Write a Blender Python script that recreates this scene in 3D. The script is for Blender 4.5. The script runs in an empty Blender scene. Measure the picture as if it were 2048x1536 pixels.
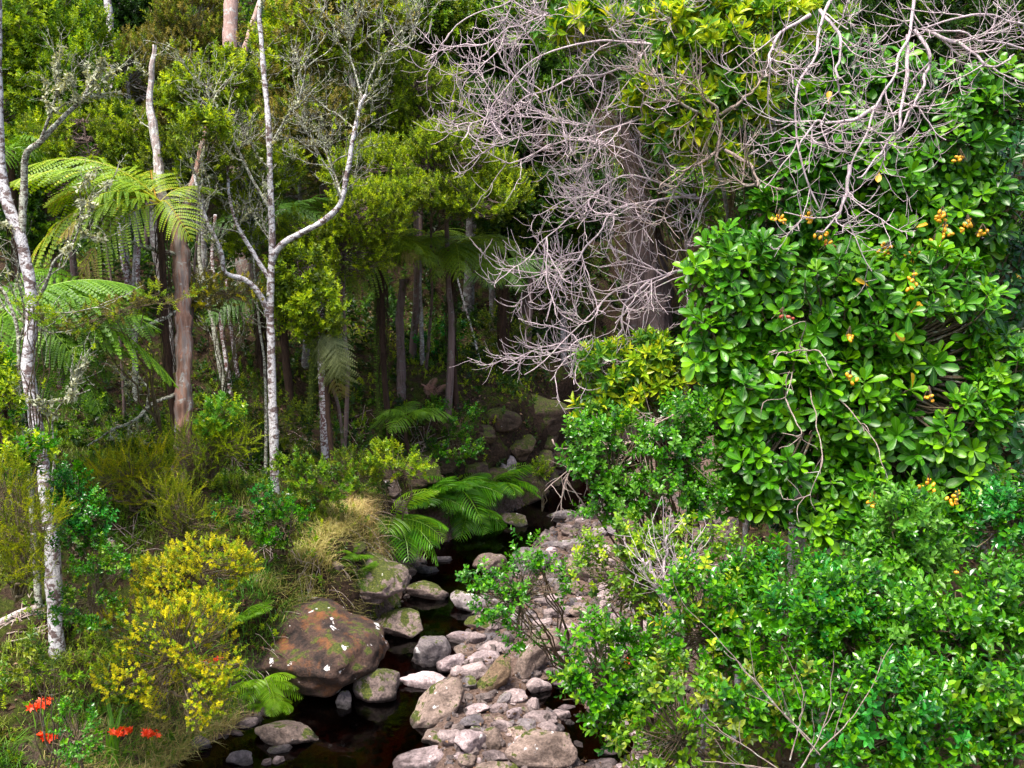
import bpy, math, numpy as np
from mathutils import Matrix, Vector
R_ = math.radians
sc = bpy.context.scene
COL = sc.collection
rng = np.random.default_rng(7)

# ------------------------------------------------------------ camera, world, sun, exposure
PITCH = 12.0; FPX = 2196.0; CAM = np.array([0.0, 0.0, 7.0])
cd = bpy.data.cameras.new('camera'); cam = bpy.data.objects.new('camera', cd); COL.objects.link(cam)
cam.location = CAM; cam.rotation_euler = (R_(90 - PITCH), 0, 0)
cd.sensor_fit = 'HORIZONTAL'; cd.sensor_width = 36.0; cd.lens = 36.0 * FPX / 2048.0
cd.clip_start = 0.1; cd.clip_end = 1000
sc.camera = cam
W = bpy.data.worlds.new('World'); sc.world = W; W.use_nodes = True
SUN_EL, SUN_AZ = 72.0, 225.0     # azimuth measured clockwise from +Y (camera looks along +Y)
wn = W.node_tree; wn.nodes.clear()
wo = wn.nodes.new('ShaderNodeOutputWorld'); wb = wn.nodes.new('ShaderNodeBackground'); sk = wn.nodes.new('ShaderNodeTexSky')
sk.sky_type = 'NISHITA'; sk.sun_disc = False; sk.sun_elevation = R_(SUN_EL); sk.sun_rotation = R_(SUN_AZ)
sk.air_density = 1.0; sk.dust_density = 5.0; sk.ozone_density = 0.4
wb.inputs[1].default_value = 0.12
wn.links.new(sk.outputs[0], wb.inputs[0]); wn.links.new(wb.outputs[0], wo.inputs[0])
sl = bpy.data.lights.new('sun', 'SUN'); so = bpy.data.objects.new('sun', sl); COL.objects.link(so)
sl.energy = 2.6; sl.angle = R_(22); sl.color = (1.0, 0.95, 0.87)
_a, _e = R_(SUN_AZ), R_(SUN_EL)
sdir = Vector((math.sin(_a) * math.cos(_e), math.cos(_a) * math.cos(_e), math.sin(_e)))
so.rotation_euler = sdir.to_track_quat('Z', 'Y').to_euler(); so.location = (0, 0, 30)
sc.view_settings.view_transform = 'Standard'; sc.view_settings.look = 'None'
sc.view_settings.gamma = 1; sc.view_settings.use_curve_mapping = False
sc.view_settings.exposure = 1.55
sc.render.engine = 'CYCLES'
sc.cycles.max_bounces = 6; sc.cycles.diffuse_bounces = 3; sc.cycles.glossy_bounces = 2
sc.cycles.use_denoising = True; sc.cycles.denoising_prefilter = 'ACCURATE'; sc.cycles.transmission_bounces = 3; sc.cycles.transparent_max_bounces = 6

# ------------------------------------------------------------ picture geometry
cp, sp = math.cos(R_(PITCH)), math.sin(R_(PITCH))
FW = np.array([0, cp, -sp]); UP = np.array([0, sp, cp]); RT = np.array([1.0, 0, 0])
def ray(px, py): return FW + (px - 1024) / FPX * RT - (py - 768) / FPX * UP
def P(px, py, D): return CAM + D * ray(px, py)

def hash3(i, j, k, s):
    h = (i * 73856093) ^ (j * 19349663) ^ (k * 83492791) ^ (s * 2654435)
    h = (h ^ (h >> 13)) * 1274126177
    h = h ^ (h >> 16)
    return (h & 0xFFFFF) / float(0xFFFFF)
def vnoise(p, s=0):
    p = np.asarray(p, float); f = np.floor(p); i = f.astype(np.int64); t = p - f; t = t * t * (3 - 2 * t)
    r = 0
    for a in (0, 1):
        for b in (0, 1):
            for c in (0, 1):
                w = (t[..., 0] if a else 1 - t[..., 0]) * (t[..., 1] if b else 1 - t[..., 1]) * (t[..., 2] if c else 1 - t[..., 2])
                r = r + w * hash3(i[..., 0] + a, i[..., 1] + b, i[..., 2] + c, s)
    return r * 2 - 1
def fbm(p, s=0, o=3):
    return sum(vnoise(np.asarray(p) * 2 ** k, s + k) * .5 ** k for k in range(o))
def n2(x, y, f, s=0):
    x, y = np.broadcast_arrays(np.asarray(x, float), np.asarray(y, float))
    return fbm(np.stack([x * f, y * f, x * 0 + .37], -1), s)
def sst(a, b, x):
    t = np.clip((x - a) / (b - a), 0, 1); return t * t * (3 - 2 * t)

YL = [-60, 6, 8, 10, 11.5, 13, 14.6, 16.5, 18.6, 20, 21.5, 24.5, 28, 34, 60]
XL = [-7, -5.6, -5.0, -4.5, -3.95, -3.1, -2.05, -1.75, -1.6, -.6, .55, 1.5, 4.5, 12, 40]
YR = [-60, 6, 8, 11.5, 14.6, 18.6, 21.5, 24.5, 28, 34, 60]
XR = [1.0, 1.0, 1.3, 2.0, 2.5, 3.6, 5.4, 7.6, 11, 19, 50]
YM = [-60, 10, 11.5, 13, 14.6, 16.5, 18.6, 21.5, 24.5, 28, 60]
XM = [-1.2, -1.2, -1.1, -1.25, -1.0, -.7, .0, 1.5, 2.9, 6, 41]
def ground(x, y):
    x = np.asarray(x, float); y = np.asarray(y, float)
    L = np.interp(y, YL, XL) + .12 * n2(y * 0, y, 1.3, 3); Rr = np.interp(y, YR, XR); M = np.interp(y, YM, XM)
    H1 = np.interp(y, [6, 12, 13.5, 15, 16, 18, 20, 21.5, 24, 28, 34], [.9, 1.0, 1.2, 1.45, 1.5, 1.3, 1.35, 2.0, 2.2, 2.0, 2.4])
    w1 = np.interp(y, [6, 12, 14, 15.5, 18, 20, 22, 28], [1.5, 1.4, 1.0, .5, .7, .8, .5, 1.0])
    d = L - x
    left = H1 * sst(0, 1, d / w1) + .26 * np.clip(d - w1, 0, 9) + .1 * np.clip(d - w1 - 9, 0, 60)
    d2 = x - Rr
    right = .22 + .8 * np.clip(d2, 0, 2.4) + .3 * np.clip(d2 - 2.4, 0, 60)
    t = sst(M - .25, M + .45, x)
    bed = -.42 * (1 - t) * sst(0, .4, x - L) + t * (.10 + .06 * n2(x, y, 1.7, 5))
    bed = bed - .34 * np.exp(-(((x - .55) / .38) ** 2 + ((y - 13.35) / .35) ** 2)) - .42 * np.exp(-(((x - 1.0) / .42) ** 2 + ((y - 12.15) / .55) ** 2))
    bed = bed + .22 * sst(-.8, 0, x - Rr)
    z = np.where(d > 0, left, np.where(d2 > 0, right, bed))
    off = np.where(d > 0, np.clip(d, 0, 1), np.where(d2 > 0, np.clip(d2, 0, 1), 0))
    z = z + off * (.16 * n2(x, y, .7, 9) + .07 * n2(x, y, 3.1, 11)) + .012 * n2(x, y, 7, 13)
    hill = .62 * np.clip(y - 27 - .6 * np.clip(x, 0, 10), 0, 45)
    return z + hill
def hit(px, py, dz=0.0, floor=-9.0):
    r = ray(px, py); t = np.arange(3, 90, .04)
    p = CAM + t[:, None] * r
    below = p[:, 2] <= np.maximum(ground(p[:, 0], p[:, 1]), floor) + dz
    k = int(np.argmax(below)) if below.any() else len(t) - 1
    return p[k], t[k]
def gz(x, y): return float(ground(x, y))

# ------------------------------------------------------------ materials
def newmat(name):
    m = bpy.data.materials.new(name); m.use_nodes = True; nt = m.node_tree; nt.nodes.clear()
    return m, nt, nt.nodes.new('ShaderNodeOutputMaterial')
def nd(nt, t, **kw):
    n = nt.nodes.new(t)
    for k, v in kw.items(): setattr(n, k, v)
    return n
def ramp(nt, stops, src=None):
    r = nd(nt, 'ShaderNodeValToRGB'); e = r.color_ramp.elements
    while len(e) > 1: e.remove(e[0])
    for i, (p, c) in enumerate(stops):
        q = e[0] if i == 0 else e.new(p)
        q.position = p; q.color = (*c, 1) if len(c) == 3 else c
    if src is not None: nt.links.new(src, r.inputs[0])
    return r
def noise(nt, vec, scale, detail=4, rough=.6, dist=0):
    n = nd(nt, 'ShaderNodeTexNoise'); n.inputs['Scale'].default_value = scale; n.inputs['Detail'].default_value = detail
    n.inputs['Roughness'].default_value = rough; n.inputs['Distortion'].default_value = dist
    if vec is not None: nt.links.new(vec, n.inputs['Vector'])
    return n
def mixc(nt, f, a, b, bt='MIX'):
    m = nd(nt, 'ShaderNodeMix', data_type='RGBA', blend_type=bt)
    for s, v in ((0, f), (6, a), (7, b)):
        if hasattr(v, 'links') or hasattr(v, 'is_output'): nt.links.new(v, m.inputs[s])
        else: m.inputs[s].default_value = v if s == 0 else (*v, 1)
    return m.outputs[2]
def mth(nt, op, a, b=None):
    m = nd(nt, 'ShaderNodeMath', operation=op)
    for s, v in ((0, a), (1, b)):
        if v is None: continue
        if hasattr(v, 'is_output'): nt.links.new(v, m.inputs[s])
        else: m.inputs[s].default_value = v
    return m.outputs[0]

def leafmat(name, stops, rough=.42, trans=.3, rib=None, spec=.5):
    m, nt, out = newmat(name); L = nt.links.new
    at = nd(nt, 'ShaderNodeAttribute', attribute_name='rnd')
    oi = nd(nt, 'ShaderNodeObjectInfo')
    v = mth(nt, 'ADD', at.outputs['Fac'], mth(nt, 'MULTIPLY', mth(nt, 'SUBTRACT', oi.outputs['Random'], .5), .22))
    r = ramp(nt, stops, v); c = r.outputs[0]
    if rib:
        mi = nd(nt, 'ShaderNodeAttribute', attribute_name='mid')
        f = ramp(nt, [(0.0, (1, 1, 1)), (.16, (0, 0, 0))], mi.outputs['Fac'])
        c = mixc(nt, f.outputs[0], c, rib)
    b = nd(nt, 'ShaderNodeBsdfPrincipled'); L(c, b.inputs['Base Color']); b.inputs['Roughness'].default_value = rough
    b.inputs['Specular IOR Level'].default_value = spec
    tb = nd(nt, 'ShaderNodeBsdfTranslucent')
    c2 = mixc(nt, 1.0, c, (1.5, 1.35, .5), 'MULTIPLY'); L(c2, tb.inputs[0])
    mx = nd(nt, 'ShaderNodeMixShader'); mx.inputs[0].default_value = trans
    L(b.outputs[0], mx.inputs[1]); L(tb.outputs[0], mx.inputs[2]); L(mx.outputs[0], out.inputs[0])
    return m
def barkmat(name, base, dark, lichen=None, amount=.5, patch=9.0, moss=0.0, tint=None, stretch=.22, fs=38):
    m, nt, out = newmat(name); L = nt.links.new
    g = nd(nt, 'ShaderNodeNewGeometry'); mp = nd(nt, 'ShaderNodeMapping'); mp.inputs['Scale'].default_value = (1, 1, stretch)
    L(g.outputs['Position'], mp.inputs[0])
    st = noise(nt, mp.outputs[0], fs, 5, .75); c = ramp(nt, [(.3, dark), (.62, base)], st.outputs[0]).outputs[0]
    if tint is not None:
        tn = noise(nt, mp.outputs[0], 7, 6, .75); c = mixc(nt, ramp(nt, [(.5, (0, 0, 0)), (.56, (1, 1, 1))], tn.outputs[0]).outputs[0], c, tint)
    if lichen is not None:
        mp2 = nd(nt, 'ShaderNodeMapping'); mp2.inputs['Scale'].default_value = (1, 1, 1.5); L(g.outputs['Position'], mp2.inputs[0])
        ln = noise(nt, mp2.outputs[0], patch, 6, .68, .6)
        f = ramp(nt, [(.5 + (.5 - amount) * .35 - .03, (0, 0, 0)), (.5 + (.5 - amount) * .35 + .03, (1, 1, 1))], ln.outputs[0])
        fine = noise(nt, g.outputs['Position'], 60, 3); lc = ramp(nt, [(.35, tuple(.5 * q for q in lichen)), (.6, lichen)], fine.outputs[0])
        c = mixc(nt, f.outputs[0], c, lc.outputs[0])
    if moss:
        mn = noise(nt, g.outputs['Position'], 6, 5, .7)
        c = mixc(nt, ramp(nt, [(.62 - moss * .3, (0, 0, 0)), (.7 - moss * .3, (1, 1, 1))], mn.outputs[0]).outputs[0], c, (.045, .07, .01))
    b = nd(nt, 'ShaderNodeBsdfPrincipled'); L(c, b.inputs['Base Color']); b.inputs['Roughness'].default_value = .85
    b.inputs['Specular IOR Level'].default_value = .25
    bp = nd(nt, 'ShaderNodeBump'); bp.inputs['Strength'].default_value = .9; bp.inputs['Distance'].default_value = .02
    L(st.outputs[0], bp.inputs['Height']); L(bp.outputs[0], b.inputs['Normal']); L(b.outputs[0], out.inputs[0])
    return m
def rockmat(name, dark, light, moss=0.0, spots=0.0, scale=1.0, rust=None, wet=True):
    m, nt, out = newmat(name); L = nt.links.new
    g = nd(nt, 'ShaderNodeNewGeometry'); oi = nd(nt, 'ShaderNodeObjectInfo'); pos = g.outputs['Position']
    n1 = noise(nt, pos, 3.4 * scale, 7, .66, .4); nf = noise(nt, pos, 34 * scale, 5, .7); nm = noise(nt, pos, 11 * scale, 4, .6)
    c = ramp(nt, [(.36, dark), (.5, tuple((a + b) / 2 for a, b in zip(dark, light))), (.62, light)], n1.outputs[0]).outputs[0]
    c = mixc(nt, .85, c, ramp(nt, [(.32, (.35, .33, .33)), (.5, (.95, .93, .92)), (.68, (1.35, 1.3, 1.3))], nf.outputs[0]).outputs[0], 'MULTIPLY')
    if rust is not None:
        rn = noise(nt, pos, 2.6, 5, .7); c = mixc(nt, ramp(nt, [(.54, (0, 0, 0)), (.68, (.8, .8, .8))], rn.outputs[0]).outputs[0], c, rust)
    hv = nd(nt, 'ShaderNodeHueSaturation'); L(c, hv.inputs['Color'])
    L(mth(nt, 'ADD', mth(nt, 'MULTIPLY', oi.outputs['Random'], .55), .7), hv.inputs['Value']); c = hv.outputs[0]
    sep = nd(nt, 'ShaderNodeSeparateXYZ'); L(g.outputs['Normal'], sep.inputs[0])
    sz = nd(nt, 'ShaderNodeSeparateXYZ'); L(pos, sz.inputs[0])
    if moss:
        k = mth(nt, 'ADD', mth(nt, 'MULTIPLY', sep.outputs['Z'], .18), mth(nt, 'ADD', n1.outputs[0], mth(nt, 'MULTIPLY', nm.outputs[0], .5)))
        f = ramp(nt, [(.98 - moss * .42, (0, 0, 0)), (1.06 - moss * .42, (1, 1, 1))], k)
        mc = ramp(nt, [(.3, (.012, .02, .003)), (.5, (.05, .065, .008)), (.68, (.11, .12, .015))], nf.outputs[0])
        c = mixc(nt, f.outputs[0], c, mc.outputs[0])
    if spots:
        vo = nd(nt, 'ShaderNodeTexNoise'); vo.inputs['Scale'].default_value = 5.5 * scale; vo.inputs['Detail'].default_value = 8; vo.inputs['Roughness'].default_value = .62
        vo.inputs['Distortion'].default_value = .25
        mp = nd(nt, 'ShaderNodeMapping'); mp.inputs['Location'].default_value = (4.3, 1.1, 7.7); L(pos, mp.inputs[0]); L(mp.outputs[0], vo.inputs['Vector'])
        f = ramp(nt, [(.73 - spots * .2, (0, 0, 0)), (.745 - spots * .2, (1, 1, 1))], vo.outputs[0])
        c = mixc(nt, f.outputs[0], c, (.62, .6, .6))
    b = nd(nt, 'ShaderNodeBsdfPrincipled'); b.inputs['Roughness'].default_value = .82
    if wet:  # damp, algae-darkened collar that a stream leaves just above its level
        hz = mth(nt, 'ADD', sz.outputs['Z'], mth(nt, 'MULTIPLY', mth(nt, 'SUBTRACT', nm.outputs[0], .5), .12))
        wf = ramp(nt, [(.035, (1, 1, 1)), (.075, (0, 0, 0))], hz)
        c = mixc(nt, wf.outputs[0], c, mixc(nt, 1.0, c, (.22, .2, .2), 'MULTIPLY'))
        L(mth(nt, 'SUBTRACT', .85, mth(nt, 'MULTIPLY', wf.outputs[0], .5)), b.inputs['Roughness'])
    L(c, b.inputs['Base Color']); b.inputs['Specular IOR Level'].default_value = .35
    bp = nd(nt, 'ShaderNodeBump'); bp.inputs['Strength'].default_value = 1.0; bp.inputs['Distance'].default_value = .06
    hh = mth(nt, 'ADD', n1.outputs[0], mth(nt, 'MULTIPLY', nf.outputs[0], .4))
    L(hh, bp.inputs['Height']); L(bp.outputs[0], b.inputs['Normal']); L(b.outputs[0], out.inputs[0])
    return m
def plain(name, c, rough=.7, c2=None, sc_=30):
    m, nt, out = newmat(name); b = nd(nt, 'ShaderNodeBsdfPrincipled'); b.inputs['Roughness'].default_value = rough
    g = nd(nt, 'ShaderNodeNewGeometry'); n = noise(nt, g.outputs['Position'], sc_, 4)
    r = ramp(nt, [(.35, c), (.65, c2 or tuple(q * .6 for q in c))], n.outputs[0]); nt.links.new(r.outputs[0], b.inputs[0])
    nt.links.new(b.outputs[0], out.inputs[0]); return m

M = {}
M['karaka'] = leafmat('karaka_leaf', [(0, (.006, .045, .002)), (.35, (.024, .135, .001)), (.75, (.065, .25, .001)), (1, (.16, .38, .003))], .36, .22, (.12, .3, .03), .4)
M['karaka_dark'] = leafmat('karaka_leaf_painted_shade', [(0, (.006, .05, .008)), (1, (.025, .13, .015))], .28, .15, (.04, .13, .03))  # darker copy of the karaka leaf, shade of the receding tree painted into its colour
M['glossy'] = leafmat('glossy_shrub_leaf', [(0, (.007, .055, .002)), (.45, (.034, .18, .002)), (.85, (.09, .31, .003)), (1, (.18, .42, .004))], .27, .3)
M['bluegreen'] = leafmat('blue_green_leaf', [(0, (.008, .09, .01)), (1, (.04, .3, .025))], .22, .25)
M['lime'] = leafmat('lime_shoot_leaf', [(0, (.05, .2, .012)), (1, (.16, .38, .03))], .4, .35)
M['yellow'] = leafmat('yellow_green_leaf', [(0, (.08, .24, .004)), (.4, (.22, .4, .005)), (.8, (.42, .52, .008)), (1, (.6, .6, .02))], .38, .35, (.4, .5, .06))
M['yellowdark'] = leafmat('mid_green_pointed_leaf', [(0, (.015, .09, .006)), (.7, (.06, .2, .01)), (1, (.2, .34, .012))], .38, .3, (.15, .3, .04))
M['gold'] = leafmat('golden_leaf', [(0, (.2, .24, .003)), (.4, (.48, .46, .004)), (1, (.72, .66, .006))], .55, .35)
M['feather'] = leafmat('feathery_shoot', [(0, (.07, .12, .003)), (.5, (.22, .3, .005)), (1, (.5, .52, .012))], .5, .35)
M['olive'] = leafmat('olive_leaf', [(0, (.03, .065, .003)), (.5, (.11, .17, .005)), (1, (.28, .34, .01))], .5, .3)
M['olivebright'] = leafmat('bright_olive_leaf', [(0, (.07, .15, .003)), (.5, (.24, .37, .004)), (1, (.5, .6, .01))], .5, .35)
M['olivebrown'] = leafmat('brown_olive_leaf', [(0, (.06, .06, .01)), (.5, (.18, .17, .025)), (1, (.38, .32, .08))], .55, .3)
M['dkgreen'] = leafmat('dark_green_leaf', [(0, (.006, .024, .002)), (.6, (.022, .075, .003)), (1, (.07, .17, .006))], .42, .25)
M['midgreen'] = leafmat('mid_green_leaf', [(0, (.03, .1, .003)), (.6, (.11, .25, .004)), (1, (.27, .43, .008))], .42, .3)
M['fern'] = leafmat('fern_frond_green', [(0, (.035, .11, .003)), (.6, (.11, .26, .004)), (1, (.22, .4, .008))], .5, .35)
M['fernyellow'] = leafmat('fern_frond_yellow', [(0, (.09, .2, .003)), (.6, (.22, .36, .006)), (.9, (.4, .4, .012)), (1, (.45, .28, .05))], .5, .35)
M['fernmid'] = leafmat('fern_frond_olive', [(0, (.05, .12, .003)), (.6, (.15, .25, .004)), (1, (.3, .4, .006))], .5, .3)
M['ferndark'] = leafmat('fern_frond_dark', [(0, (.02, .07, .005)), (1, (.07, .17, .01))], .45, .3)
M['ferntips'] = leafmat('fern_frond_browning', [(0, (.16, .15, .03)), (1, (.34, .22, .08))], .6, .3)
M['fernsilver'] = leafmat('fern_frond_pale', [(0, (.12, .15, .05)), (1, (.26, .3, .11))], .5, .3)
M['kiokio'] = leafmat('strap_fern_green', [(0, (.025, .12, .004)), (.5, (.075, .25, .005)), (1, (.2, .42, .008))], .36, .3)
M['kiokiolime'] = leafmat('strap_fern_lime', [(0, (.14, .34, .01)), (1, (.28, .45, .015))], .4, .35)
M['grass'] = leafmat('grass_blade', [(0, (.07, .14, .006)), (.5, (.18, .27, .015)), (.8, (.34, .34, .06)), (1, (.5, .4, .16))], .55, .3)
M['drygrass'] = leafmat('dry_grass_blade', [(0, (.2, .22, .04)), (.5, (.42, .36, .13)), (1, (.65, .48, .26))], .6, .3)
M['longblade'] = leafmat('long_green_blade', [(0, (.03, .14, .006)), (1, (.14, .34, .015))], .4, .35)
M['litter'] = leafmat('leaf_litter', [(0, (.05, .025, .012)), (.6, (.14, .07, .035)), (1, (.3, .19, .11))], .7, .1)
M['deadfrond'] = leafmat('dead_frond', [(0, (.3, .14, .1)), (1, (.5, .3, .25))], .7, .1)
M['red'] = leafmat('scarlet_petal', [(0, (.75, .05, .01)), (1, (.9, .12, .02))], .45, .3)
M['fruit'] = plain('orange_drupe', (.8, .42, .02), .35, (.7, .3, .012), 20)
M['fruitred'] = plain('red_brown_drupe', (.4, .07, .03), .45, (.2, .04, .02), 20)
M['orangeleaf'] = leafmat('old_orange_leaf', [(0, (.6, .33, .01)), (1, (.75, .45, .02))], .45, .3, (.7, .5, .1))
M['twig'] = barkmat('pinkish_grey_twig', (.62, .51, .54), (.3, .22, .25), (.58, .6, .48), .25, 20)
M['twigwarm'] = barkmat('tan_grey_twig', (.4, .31, .27), (.17, .12, .11), (.5, .5, .42), .25, 14)
M['stem'] = barkmat('brown_stem', (.2, .15, .09), (.07, .05, .03), (.35, .36, .28), .2, 14)
M['greenstem'] = plain('green_stem', (.12, .2, .03), .6, (.07, .12, .02))
M['birch'] = barkmat('lichen_white_bark', (.2, .14, .13), (.04, .028, .028), (.68, .66, .68), .56, 9)
M['birchdark'] = barkmat('patchy_lichen_bark', (.2, .1, .09), (.05, .03, .03), (.68, .66, .68), .45, 16, .12)
M['lichbranch'] = barkmat('grey_green_lichen_bark', (.14, .11, .09), (.05, .04, .03), (.52, .54, .44), .52, 22)
M['darkbark2'] = barkmat('ragged_grey_brown_bark', (.12, .085, .08), (.022, .015, .015), (.17, .16, .16), .2, 6, 0, None, .06, 11)
M['redbark'] = barkmat('stringy_red_bark', (.4, .23, .17), (.1, .05, .038), (.5, .48, .46), .2, 5, 0, (.3, .24, .22), .06, 17)
M['pinkwood'] = barkmat('pale_pink_bark', (.56, .38, .33), (.25, .16, .14), (.66, .64, .62), .3, 7)
M['deadwood'] = barkmat('bleached_wood', (.5, .42, .4), (.15, .1, .09), (.7, .68, .66), .45, 9)
M['darkbark'] = barkmat('dark_rough_bark', (.22, .15, .14), (.05, .033, .03), (.25, .24, .22), .25, 8, .15, None, .06, 13)
M['greybark'] = barkmat('grey_bark', (.27, .23, .22), (.09, .07, .07), (.5, .5, .48), .4, 8)
M['fernbark'] = barkmat('fibrous_fern_trunk', (.08, .045, .03), (.02, .012, .01), None)
M['mossbark'] = barkmat('mossy_trunk', (.07, .1, .012), (.02, .03, .005), None)
M['lichen'] = leafmat('hanging_lichen', [(0, (.28, .31, .2)), (1, (.55, .57, .42))], .8, .3)
M['moss'] = leafmat('moss_tuft', [(0, (.03, .045, .004)), (.7, (.1, .12, .008)), (1, (.22, .22, .02))], .8, .2)
M['rpink'] = rockmat('pink_grey_stone', (.13, .1, .1), (.36, .29, .285), 0, .25)
M['rpale'] = rockmat('pale_pink_stone', (.2, .155, .16), (.52, .42, .43), 0, .4)
M['rtan'] = rockmat('tan_stone', (.1, .072, .058), (.31, .235, .2), .03, .45)
M['rgrey'] = rockmat('grey_stone', (.11, .095, .1), (.29, .255, .26), .05, .5)
M['rdark'] = rockmat('dark_stone', (.045, .04, .045), (.16, .14, .15), .1, .1)
M['rmoss'] = rockmat('mossy_stone', (.09, .07, .06), (.3, .225, .21), .36, .35)
M['rbrown'] = rockmat('brown_stone', (.1, .065, .04), (.27, .19, .12), .3, .1)
M['rboulder'] = rockmat('rusty_boulder', (.016, .011, .01), (.1, .058, .043), .12, .48, .9, (.2, .075, .022))
M['rbank'] = rockmat('bank_stone', (.045, .03, .02), (.17, .115, .08), .42, .15, 1, None, False)

def mat_water():
    m, nt, out = newmat('dark_peaty_water'); L = nt.links.new
    fr = nd(nt, 'ShaderNodeFresnel'); fr.inputs[0].default_value = 1.33
    tr = nd(nt, 'ShaderNodeBsdfTransparent'); tr.inputs[0].default_value = (.15, .055, .03, 1)
    gl = nd(nt, 'ShaderNodeBsdfGlossy'); gl.inputs['Roughness'].default_value = .03; gl.inputs[0].default_value = (.8, .8, .8, 1)
    g = nd(nt, 'ShaderNodeNewGeometry'); n = noise(nt, g.outputs['Position'], 9, 3, .5, .5)
    b = nd(nt, 'ShaderNodeBump'); b.inputs['Strength'].default_value = .12; b.inputs['Distance'].default_value = .02
    L(n.outputs[0], b.inputs['Height']); L(b.outputs[0], gl.inputs['Normal']); L(b.outputs[0], fr.inputs['Normal'])
    mx = nd(nt, 'ShaderNodeMixShader'); L(fr.outputs[0], mx.inputs[0]); L(tr.outputs[0], mx.inputs[1]); L(gl.outputs[0], mx.inputs[2])
    L(mx.outputs[0], out.inputs[0]); return m
def mat_ground():
    m, nt, out = newmat('forest_soil'); L = nt.links.new
    g = nd(nt, 'ShaderNodeNewGeometry'); pos = g.outputs['Position']
    n1 = noise(nt, pos, 1.1, 6, .65); n2_ = noise(nt, pos, 22, 6, .75); n3 = noise(nt, pos, 5, 5, .65)
    c = ramp(nt, [(.3, (.014, .009, .006)), (.5, (.04, .025, .016)), (.66, (.08, .05, .034)), (.8, (.14, .1, .07))], n2_.outputs[0]).outputs[0]
    sp_ = nd(nt, 'ShaderNodeSeparateXYZ'); L(g.outputs['Normal'], sp_.inputs[0])
    k = mth(nt, 'ADD', n3.outputs[0], mth(nt, 'MULTIPLY', sp_.outputs['Z'], .12))
    mc = ramp(nt, [(.3, (.012, .02, .003)), (.55, (.05, .065, .008)), (.7, (.1, .11, .02))], n2_.outputs[0])
    c = mixc(nt, ramp(nt, [(.56, (0, 0, 0)), (.66, (1, 1, 1))], k).outputs[0], c, mc.outputs[0])
    sz = nd(nt, 'ShaderNodeSeparateXYZ'); L(pos, sz.inputs[0])
    bedc = ramp(nt, [(.3, (.05, .03, .022)), (.55, (.16, .11, .09)), (.7, (.3, .22, .2))], n2_.outputs[0])
    c = mixc(nt, ramp(nt, [(.42, (1, 1, 1)), (.6, (0, 0, 0))], sz.outputs['Z']).outputs[0], c, bedc.outputs[0])
    b = nd(nt, 'ShaderNodeBsdfPrincipled'); L(c, b.inputs[0]); b.inputs['Roughness'].default_value = .95; b.inputs['Specular IOR Level'].default_value = .15
    bp = nd(nt, 'ShaderNodeBump'); bp.inputs['Strength'].default_value = 1; bp.inputs['Distance'].default_value = .05
    L(mth(nt, 'ADD', n2_.outputs[0], mth(nt, 'MULTIPLY', n3.outputs[0], 2.)), bp.inputs['Height']); L(bp.outputs[0], b.inputs['Normal'])
    L(b.outputs[0], out.inputs[0]); return m

# ------------------------------------------------------------ mesh helpers
class Geo:
    """collects vertices, faces (tris and quads) and the per-vertex values rnd and mid"""
    def __init__(s): s.v = []; s.t = []; s.q = []; s.r = []; s.m = []; s.n = 0
    def add(s, v, t=None, q=None, r=0.5, m=1.0):
        v = np.asarray(v, float).reshape(-1, 3); k = len(v)
        s.v.append(v); s.r.append(np.broadcast_to(r, (k,)).astype(float)); s.m.append(np.broadcast_to(m, (k,)).astype(float))
        if t is not None and len(t): s.t.append(np.asarray(t, np.int64).reshape(-1, 3) + s.n)
        if q is not None and len(q): s.q.append(np.asarray(q, np.int64).reshape(-1, 4) + s.n)
        s.n += k; return s
    def get(s):
        t = np.concatenate(s.t) if s.t else np.zeros((0, 3), np.int64); q = np.concatenate(s.q) if s.q else np.zeros((0, 4), np.int64)
        return np.concatenate(s.v), t, q, np.concatenate(s.r), np.concatenate(s.m)
    def merge(s, o): s.add(*[x for x in o.get()][:3], *o.get()[3:]); return s
def to_mesh(name, g, smooth=True):
    v, t, q, r, mi = g.get(); me = bpy.data.meshes.new(name)
    me.vertices.add(len(v)); me.vertices.foreach_set('co', v.astype(np.float32).ravel())
    nl = len(t) * 3 + len(q) * 4; me.loops.add(nl); me.loops.foreach_set('vertex_index', np.concatenate([t.ravel(), q.ravel()]).astype(np.int32))
    me.polygons.add(len(t) + len(q))
    ls = np.concatenate([np.arange(len(t)) * 3, len(t) * 3 + np.arange(len(q)) * 4]).astype(np.int32)
    me.polygons.foreach_set('loop_start', ls)
    me.polygons.foreach_set('use_smooth', np.full(len(t) + len(q), smooth))
    for nm, a in (('rnd', r), ('mid', mi)):
        at = me.attributes.new(nm, 'FLOAT', 'POINT'); at.data.foreach_set('value', a.astype(np.float32))
    me.update(calc_edges=True); return me
def obj(name, g, mat, parent=None, smooth=True, kind=None, label=None, cat=None, group=None, loc=None):
    me = g if isinstance(g, bpy.types.Mesh) else to_mesh(name, g, smooth)
    if mat is not None and len(me.materials) == 0: me.materials.append(mat)
    o = bpy.data.objects.new(name, me); COL.objects.link(o)
    if loc is not None: o.location = loc
    if parent is not None:
        o.parent = parent
        if loc is None: o.location = -Vector(parent.location)   # mesh data is in world space
    tag(o, label, cat, group, kind); return o
def tag(o, label=None, cat=None, group=None, kind=None):
    if label: o['label'] = label
    if cat: o['category'] = cat
    if group: o['group'] = group
    if kind: o['kind'] = kind
def thing(name, loc, label, cat, group=None):
    e = bpy.data.objects.new(name, None); COL.objects.link(e); e.location = Vector([float(q) for q in loc]); e.empty_display_size = .1
    tag(e, label, cat, group); return e

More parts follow.
